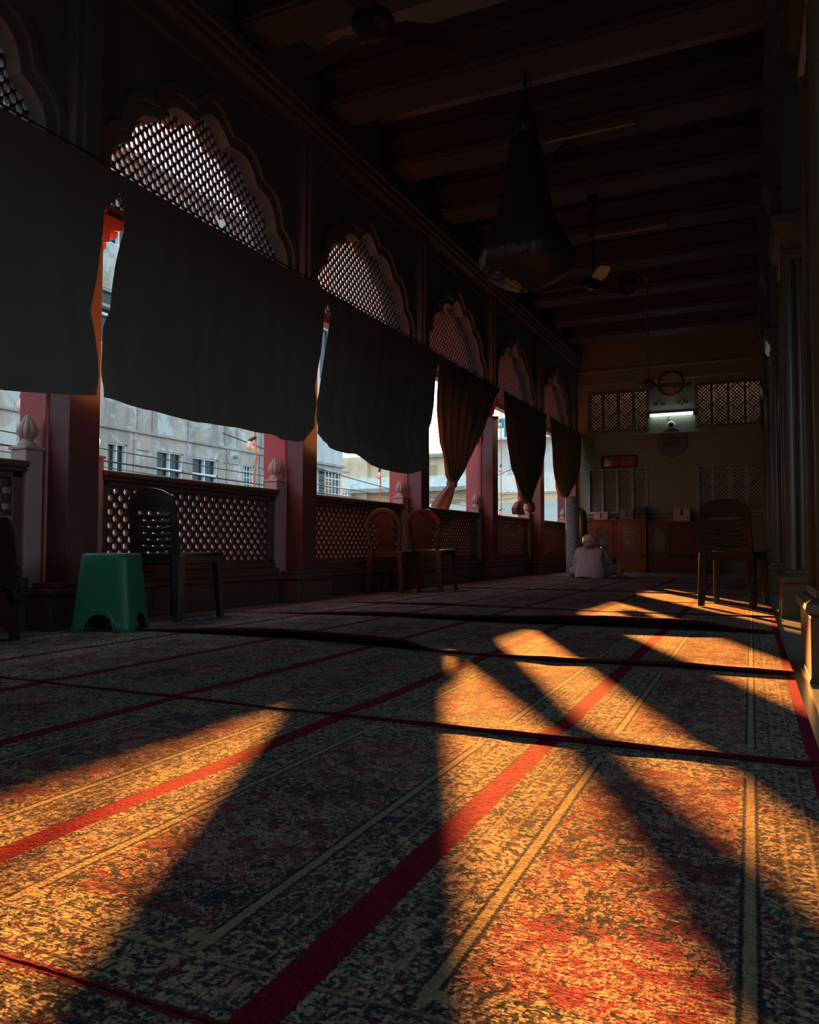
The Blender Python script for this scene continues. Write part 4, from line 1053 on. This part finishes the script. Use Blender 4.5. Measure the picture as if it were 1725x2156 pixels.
fan('ceiling fan cut by the photo top edge', -1.9, 3.59, 4.47, 3.20, 40, M['darkfan'])
fan('ceiling fan right of the wrapped chandelier', -1.9, 8.95, 4.47, 3.45, 55, M['darkfan'])
fan('farthest ceiling fan, in front of the wall clock', -1.75, 11.95, 4.47, 2.84, 12, M['fan'])

t = thing('chandelier', 'large chandelier wrapped in plastic sheet hanging from the ceiling', 'chandelier', (-1.9, 6.35, 2.6))
cc = (-1.9, 6.32)
ch = MB()
for i in range(7): ch.lathe([(.012,-.03),(.02,-.015),(.02,.015),(.012,.03)], (*cc, 4.43-.055*i), 8, sx=1 if i % 2 else .4, sy=.4 if i % 2 else 1)
ch.tube([(*cc, 4.47), (*cc, 4.02)], .008, 6); ch.tube([(cc[0]+.03, cc[1], 4.46), (cc[0]+.05, cc[1], 4.3), (cc[0]+.02, cc[1], 4.1)], .004, 6)
ch.build('chain', M['black'], t, smooth=40)
rings = []
prof = [(.03,4.12),(.09,4.09),(.115,4.02),(.10,3.95),(.085,3.90),(.12,3.86),(.145,3.74),(.17,3.60),(.205,3.42),(.25,3.22),(.315,3.06),(.365,2.96),(.385,2.88),(.375,2.80),(.31,2.72),(.20,2.66),(.09,2.62),(.02,2.60)]
fine = []
for (r0, z0), (r1, z1) in zip(prof, prof[1:]):
    for q in range(4): fine.append((r0+(r1-r0)*q/4, z0+(z1-z0)*q/4))
fine.append(prof[-1])
for r, z in fine:
    ring = []
    for q in range(72):
        a = 2*PI*q/72; nz = noise.noise(Vector((math.cos(a)*2.2, math.sin(a)*2.2, z*1.3))) + .5*noise.noise(Vector((math.cos(a)*6, math.sin(a)*6, z*2.2)))
        rr = r*(1+.10*nz); ring.append((cc[0]+rr*math.cos(a), cc[1]+rr*math.sin(a), z+.015*nz))
    rings.append(ring)
MB().loft(rings).build('wrapping', M['wrap'], t, smooth=70)
t2 = MB().tube([(cc[0]+.098*math.cos(a), cc[1]+.098*math.sin(a), 3.905+.01*math.sin(3*a)) for a in [2*PI*i/24 for i in range(25)]], .008, 6); t2.build('cord', M['black'], t)

for lab, x0, x1, y in (('unlit ceiling tube fixture beside the chandelier', -2.05, -1.15, 7.42), ('unlit ceiling tube fixture beyond the chandelier', -2.2, -1.2, 10.0)):
    t = thing('tube_light', lab, 'light', ((x0+x1)/2, y, 4.44), 0, 'unlit ceiling tube fixtures')
    MB().box(x0, x1, y-.03, y+.03, 4.425, 4.482).build('batten', M['fan'], t, bevel=.004)
    MB().tube([(x0+.03, y, 4.405), (x1-.03, y, 4.405)], .013, 10).build('tube', M['cream'], t, smooth=50)
    for x in (x0+.02, x1-.02): MB().box(x-.01, x+.01, y-.018, y+.018, 4.39, 4.43).build('lamp_holder', M['fan'], t)
for lab, x, y in (('floodlight with reflecting glass under the ceiling beside the chandelier', -1.87, 7.66), ('smaller looking floodlight farther down the ceiling', -1.98, 11.7)):
    t = thing('floodlight', lab, 'light', (x, y, 4.47), 0, 'ceiling floodlights')
    R = Matrix.Rotation(math.radians(38), 3, 'X')
    def tr(g):
        g.v = [tuple(Vector((x, y, 4.33)) + R @ Vector(p)) for p in g.v]; return g
    tr(MB().box(-.12,.12,-.075,.075,-.02,.03).loft([[(sx*.12, sy*.075, -.02) for sx, sy in ((-1,-1),(1,-1),(1,1),(-1,1))], [(sx*.10, sy*.06, .03) for sx, sy in ((-1,-1),(1,-1),(1,1),(-1,1))]])).build('housing', M['black'], t, bevel=.006)
    tr(MB().box(-.10,.10,-.058,.058,-.026,-.019)).build('glass_front', M['floodglass'], t)
    MB().tube([(x-.125, y, 4.33), (x-.125, y, 4.40), (x-.06, y, 4.455), (x+.06, y, 4.455), (x+.125, y, 4.40), (x+.125, y, 4.33)], .010, 8).tube([(x, y, 4.45), (x, y, 4.49)], .02, 10).build('bracket', M['black'], t)

# ------------------------------------------------------------------ the street outside
struct(MB().box(-90, -4.2, -30, 120, -4.2, -4.0).build('ground', M['bark']), 'street ground below the windows', 'ground')
def win(t, x, y0, y1, z0, z1, style='four'):
    f = MB(); w = .03
    f.box(x-.10, x+.03, y0, y0+w, z0, z1).box(x-.10, x+.03, y1-w, y1, z0, z1).box(x-.10, x+.03, y0, y1, z0, z0+w).box(x-.10, x+.03, y0, y1, z1-w, z1)
    ym = (y0+y1)/2
    if style == 'four': f.box(x-.08, x+.025, ym-w/2, ym+w/2, z0, z1).box(x-.08, x+.03, y0, y1, (z0+z1)/2+.03, (z0+z1)/2+.08)
    if style == 'two': f.box(x-.08, x+.025, ym-w/2, ym+w/2, z0, z1)
    if style == 'grille':
        for i in range(1, 6): f.box(x-.03, x, y0, y1, z0+(z1-z0)*i/6-.012, z0+(z1-z0)*i/6+.012)
        for i in range(1, 4): f.box(x-.03, x, y0+(y1-y0)*i/4-.012, y0+(y1-y0)*i/4+.012, z0, z1)
    o = f.build('window', M['winframe'], t)
    MB().box(x-.09, x-.075, y0+w, y1-w, z0+w, z1-w).build('pane', M['winglass'], o)
def b1():
    X = -14.0
    t = thing('building', 'weathered grey concrete building across the street with white framed windows', 'building', (X-2, 9, -4))
    wins = [(13.56,14.15,1.75,2.86,'two'), (15.15,16.11,1.85,2.85,'four'), (16.46,17.50,1.85,2.82,'four'), (18.62,19.15,1.75,2.82,'grille')]
    for z in (5.1, 7.5):
        wins += [(13.3,14.3,z,z+1.3,'four'), (15.1,16.1,z,z+1.3,'four'), (16.5,17.5,z,z+1.3,'four'), (18.5,19.5,z,z+1.3,'four'), (11.0,12.0,z,z+1.3,'four'), (20.6,21.5,z,z+1.3,'four')]
    wins += [(8.6,9.6,1.85,2.85,'four'), (6.5,7.5,1.85,2.85,'four')]
    # facade with recesses: build from vertical strips
    g = MB(); ys = sorted({-12.0, 22.35, *[a for w in wins for a in w[:2]]})
    for a, b in zip(ys, ys[1:]):
        hol = sorted([(w[2], w[3]) for w in wins if w[0] < (a+b)/2 < w[1]])
        z = -4.0
        for c, d in hol: g.box(X-.3, X, a, b, z, c); z = d
        g.box(X-.3, X, a, b, z, 9.78)
    g.box(X-4, X-.3, -12, 22.35, -4, 9.70)
    g.build('wall', M['facade'], t)
    tr = MB().box(X-.3, X+.10, -12, 22.36, 9.70, 9.90)
    for z in (3.18, 5.95, 8.9): tr.box(X, X+.05, -12, 22.35, z, z+.07)
    for y in (10.4,11.25,12.9,14.45,14.95,16.25,17.75,18.3,19.45,20.3,21.4,22.2): tr.box(X, X+.035, y, y+.16, 3.25, 9.7)
    for y in (12.75,14.35,17.85,19.4): tr.box(X, X+.03, y, y+.09, -4, 3.18)
    for y0, y1 in ((14.45,14.88),(17.75,18.4),(19.35,20.2)): tr.box(X, X+.03, y0, y1, 2.78, 2.82)
    tr.build('ledges', M['facade_trim'], t, bevel=.01)
    for w in wins: win(t, X-.06, *w[:4], w[4])
    MB().tube([(X+.02, 18.22, 3.0), (X+.16, 18.22, 3.0)], .06, 10).tube([(X+.05, 17.62, -4), (X+.05, 17.62, 2.2)], .04, 8).build('drain_pipe', M['facade_trim'], t)
    # second building with the caged balcony
    X2 = -14.0
    t = thing('building', 'pale building with a caged balcony window, right of the concrete one', 'building', (X2-2, 23.3, -4))
    g = MB(); a0, a1 = 22.4, 24.35
    g.box(X2-.3, X2, a0, 22.75, -4, 8.5).box(X2-.3, X2, 22.75, 24.15, -4, 1.7).box(X2-.3, X2, 22.75, 24.15, 3.0, 6.1).box(X2-.3, X2, 22.75, 24.15, 7.9, 8.5).box(X2-.3, X2, 24.15, a1, -4, 8.5).box(X2-3, X2-.3, a0, a1, -4, 8.4)
    g.build('wall', M['b4'], t)
    MB().box(X2, X2+.12, a0, a1, 3.22, 3.30).box(X2, X2+.3, 22.6, 24.3, 3.02, 3.08).box(X2, X2+.2, a0, a1, 8.4, 8.6).build('ledges', M['facade_trim'], t)
    win(t, X2-.06, 22.75, 24.15, 6.1, 7.9, 'two')
    c = MB()
    for i in range(8): c.box(X2+.26, X2+.28, 22.7+1.5*i/7, 22.72+1.5*i/7, 1.7, 3.02)
    for i in range(6): c.box(X2+.25, X2+.29, 22.7, 24.22, 1.7+1.3*i/5, 1.73+1.3*i/5)
    c.build('cage', M['winframe'], t)
    MB().box(X2-.1, X2-.06, 22.75, 24.15, 1.7, 3.0).build('pane', M['winglass'], t)
b1()
def b3():
    Yb = 70.0
    t = thing('building', 'low yellowish building far down the street below the sun', 'building', (-32, Yb, -4))
    g = MB().box(-52, -29.0, Yb, Yb+8, -4, 9.45).box(-29.0, -23.9, Yb, Yb+8, -4, 9.2).box(-52, -37.2, Yb-.6, Yb, -4, 9.0)
    g.build('wall', M['b3'], t)
    MB().box(-52, -23.9, Yb-.9, Yb, 6.1, 7.2).box(-41.2, -38.7, Yb-1.2, Yb-.6, 5.2, 6.6).build('white_parapet', M['b3w'], t)
    MB().box(-52, -23.9, Yb-1.6, Yb-.5, 5.7, 6.1).box(-37.0, -28.0, Yb-.5, Yb, 9.0, 9.25).build('ledges', M['facade_trim'], t)
    for x0, x1, z0, z1 in ((-31.0,-29.9,6.9,8.3), (-27.0,-26.2,7.0,8.2), (-42.5,-41.7,6.8,7.8), (-28.4,-27.6,3.6,4.8), (-30.4,-29.4,3.6,4.8), (-33.5,-32.4,7.0,8.3)):
        MB().box(x0, x1, Yb-.62 if x0 < -37 else Yb-.08, Yb+.05, z0, z1).build('shutter', M['shutter'], t)
    Yc = 40.0
    t = thing('building', 'pale grey building with a teal sheet top floor behind the second tied curtain', 'building', (-11.5, Yc, -4))
    MB().box(-13.9, -8.0, Yc, Yc+6, -4, 6.15).build('wall', M['b4'], t)
    g = MB()
    for i in range(40): g.box(-13.9+.15*i, -13.9+.15*i+.09, Yc+.10, Yc+.2, 6.2, 7.30)
    g.box(-13.9, -8, Yc+.2, Yc+5.9, 6.15, 7.30); g.build('teal_cladding', M['teal'], t)
    MB().box(-14.1, -7.8, Yc-.5, Yc+.2, 6.08, 6.18).box(-14.0, -7.8, Yc-.25, Yc, 3.25, 3.32).build('ledges', M['b3w'], t)
    MB().box(-14.0, -7.8, Yc-.3, Yc, 3.32, 4.2).build('white_band', M['b3w'], t)
    MB().box(-14.0, -7.8, Yc-.15, Yc, 2.4, 3.25).build('stained_band', M['b3'], t)
    for x0, x1, z0, z1 in ((-12.75,-12.2,4.35,5.4), (-10.1,-9.5,4.3,5.3)):
        o = MB().box(x0, x1, Yc-.06, Yc+.02, z0, z1).build('window', M['winframe'], t); MB().box(x0+.06, x1-.06, Yc-.07, Yc-.055, z0+.06, z1-.06).build('pane', M['winglass'], o)
    o = MB().box(-13.75, -13.25, Yc+.02, Yc+.1, 6.25, 6.75).build('window', M['winframe'], t)
b3()
def tin(label, x0, x1, ya, za, yb_, zb):
    def fn(u, v):
        x = x0+(x1-x0)*u; return (x, ya+(yb_-ya)*v, za+(zb-za)*v + .03*math.sin((x-x0)/.16*2*PI))
    n = int((x1-x0)/.16*6)
    t = thing('tin_roof', label, 'roof', ((x0+x1)/2, ya, -4), 0, 'corrugated roofs across the street')
    MB().grid(fn, n, 2, .02, (0,0,1)).build('sheet', M['tinroof'], t, smooth=60)
    MB().box(x0+.2, x1-.2, ya+.5, yb_-.2, -4, min(za, zb)-.05).build('shed_wall', M['b3'], t)
tin('corrugated tin roof across the street, lower one', -15.5, -5.6, 15.5, .35, 22.0, 1.10)
tin('corrugated tin roof across the street, upper one', -20, -6.0, 26.0, 1.2, 36.0, 2.55)
tin('corrugated tin roof across the street, middle one', -14.0, -7.5, 22.2, .9, 26.0, 1.75)
# cables and festoon bulbs
def cable(label, p, q, sag, r=.008):
    pts = [Vector(p).lerp(Vector(q), i/20) - Vector((0,0,sag*4*(i/20)*(1-i/20))) for i in range(21)]
    tag(MB().tube(pts, r, 5).build('cable', M['cable']), label, 'cable', 'street cables outside')
cable('street cable crossing the windows of the concrete building, upper', (-9,-2,2.25), (-9,36,2.0), .35, .009)
cable('street cable crossing the windows of the concrete building, middle', (-9,-2,2.05), (-9,36,1.75), .30, .014)
cable('street cable crossing the windows of the concrete building, lower', (-8.6,-2,1.95), (-9.3,36,1.62), .32, .007)
cable('slack cable dipping between the street buildings', (-9.5,12,2.6), (-11,39.5,3.4), .9, .012)
cable('thin cable sloping over the tin roofs', (-6.0,13,.7), (-11,34,3.0), .2, .010)
cable('thin crossing cable over the tin roofs', (-6.2,20,2.6), (-13,24,1.2), .1, .009)
cable('thick bent cable bundle in front of the teal building', (-13.6,40.05,4.75), (-8.5,40.05,4.0), .0, .05)
def festoon(label, y, z0, z1, bulbs, x=-5.0):
    t = thing('bulb_string', label, 'string light', (x, y, z1), 0, 'hanging bulb strings outside')
    MB().tube([(x, y+.015*math.sin(i*1.3), z0+(z1-z0)*i/16) for i in range(17)], .009, 6).build('rope', M['jute'], t)
    for dz, dy in bulbs:
        zc = z0-dz; yb = y+dy
        b = MB().tube([(x, y, zc+.05), (x, yb*.5+y*.5, zc+.03), (x, yb, zc)], [.016,.018,.018], 8).build('socket', M['cable'], t, smooth=50)
        MB().lathe([(.016,0),(.022,-.015),(.034,-.045),(.036,-.065),(.026,-.088),(.004,-.098)], (x, yb, zc), 16).build('bulb', M['bulbw'], t, smooth=60)
festoon('tan bulb string outside at the photo left edge', 4.03, 2.55, .9, [(1.00,-.01)])
festoon('tan bulb string hanging left of the second newel post', 6.86, 2.55, .9, [(.98,-.11)])
festoon('tan bulb string in front of the third opening', 9.72, 2.55, .8, [(1.05,-.03)])
festoon('tan bulb string left of the second tied curtain', 14.93, 3.2, .4, [(.28,-.08),(1.16,-.06),(2.02,-.14)])
festoon('tan bulb string at the farthest opening', 19.4, 3.2, .4, [(.9,.05),(1.9,.05)])

# ------------------------------------------------------------------ light
az, el = math.radians(24.1), math.radians(8.37)
SUN = Vector((-math.sin(az)*math.cos(el), math.cos(az)*math.cos(el), math.sin(el)))
sl = bpy.data.lights.new('sun', 'SUN'); sl.energy = 50; sl.color = (1.0,.37,.068); sl.angle = math.radians(.65)
so = bpy.data.objects.new('sun', sl); C.objects.link(so); so.rotation_euler = SUN.to_track_quat('Z', 'Y').to_euler(); so.location = SUN*60
wd = bpy.data.worlds.new('sky'); bpy.context.scene.world = wd; wd.use_nodes = True
nt = wd.node_tree; nt.nodes.clear()
def N(k): return nt.nodes.new(k)
tc = N('ShaderNodeTexCoord'); dt = N('ShaderNodeVectorMath'); dt.operation = 'DOT_PRODUCT'; dt.inputs[1].default_value = SUN; nt.links.new(tc.outputs['Generated'], dt.inputs[0])
def wm(op, a, b):
    m = N('ShaderNodeMath'); m.operation = op
    for i, x in enumerate((a, b)):
        if isinstance(x, (int, float)): m.inputs[i].default_value = x
        else: nt.links.new(x, m.inputs[i])
    return m.outputs[0]
dp = wm('MAXIMUM', dt.outputs['Value'], 0.0)
sz = N('ShaderNodeSeparateXYZ'); nt.links.new(tc.outputs['Generated'], sz.inputs[0])
def bg(col, st):
    b = N('ShaderNodeBackground'); b.inputs[0].default_value = (*col, 1)
    if isinstance(st, (int, float)): b.inputs[1].default_value = st
    else: nt.links.new(st, b.inputs[1])
    return b.outputs[0]
def addsh(a, b):
    s = N('ShaderNodeAddShader'); nt.links.new(a, s.inputs[0]); nt.links.new(b, s.inputs[1]); return s.outputs[0]
up = N('ShaderNodeMapRange'); nt.links.new(sz.outputs[2], up.inputs[0]); up.inputs[1].default_value = -.02; up.inputs[2].default_value = .02
skyc = addsh(bg((.54,.83,1.0), wm('MULTIPLY', up.outputs[0], 2.1)), bg((.2,.2,.2), .15))
glow = addsh(bg((1.0,.66,.30), wm('MULTIPLY', wm('POWER', dp, 60.0), 3.0)), bg((1.0,.80,.55), wm('MULTIPLY', wm('POWER', dp, 1500.0), 25.0)))
wo = N('ShaderNodeOutputWorld'); nt.links.new(addsh(skyc, glow), wo.inputs[0])

# ------------------------------------------------------------------ camera
cam = bpy.data.cameras.new('camera'); co = bpy.data.objects.new('camera', cam); C.objects.link(co)
yaw, pitch, roll = .43794, .04339, .00292
f = Vector((-math.sin(yaw)*math.cos(pitch), math.cos(yaw)*math.cos(pitch), math.sin(pitch))); r = Vector((math.cos(yaw), math.sin(yaw), 0)); u = r.cross(f)
r2 = r*math.cos(roll)+u*math.sin(roll); u2 = u*math.cos(roll)-r*math.sin(roll)
mt = Matrix((r2, u2, -f)).transposed().to_4x4(); mt.translation = (0, 0, .48); co.matrix_world = mt
cam.sensor_fit = 'HORIZONTAL'; cam.sensor_width = 36; cam.lens = 36*1678.12/1725; cam.clip_start = .05; cam.clip_end = 400
cam.dof.use_dof = True; cam.dof.focus_distance = 5.0; cam.dof.aperture_fstop = 22.0
sc = bpy.context.scene; sc.camera = co
sc.view_settings.view_transform = 'Standard'; sc.view_settings.look = 'None'; sc.view_settings.exposure = 0; sc.view_settings.gamma = 1; sc.view_settings.use_curve_mapping = False
sc.cycles.use_denoising = True; sc.cycles.max_bounces = 10; sc.cycles.diffuse_bounces = 6; sc.cycles.transparent_max_bounces = 12; sc.cycles.sample_clamp_indirect = 4
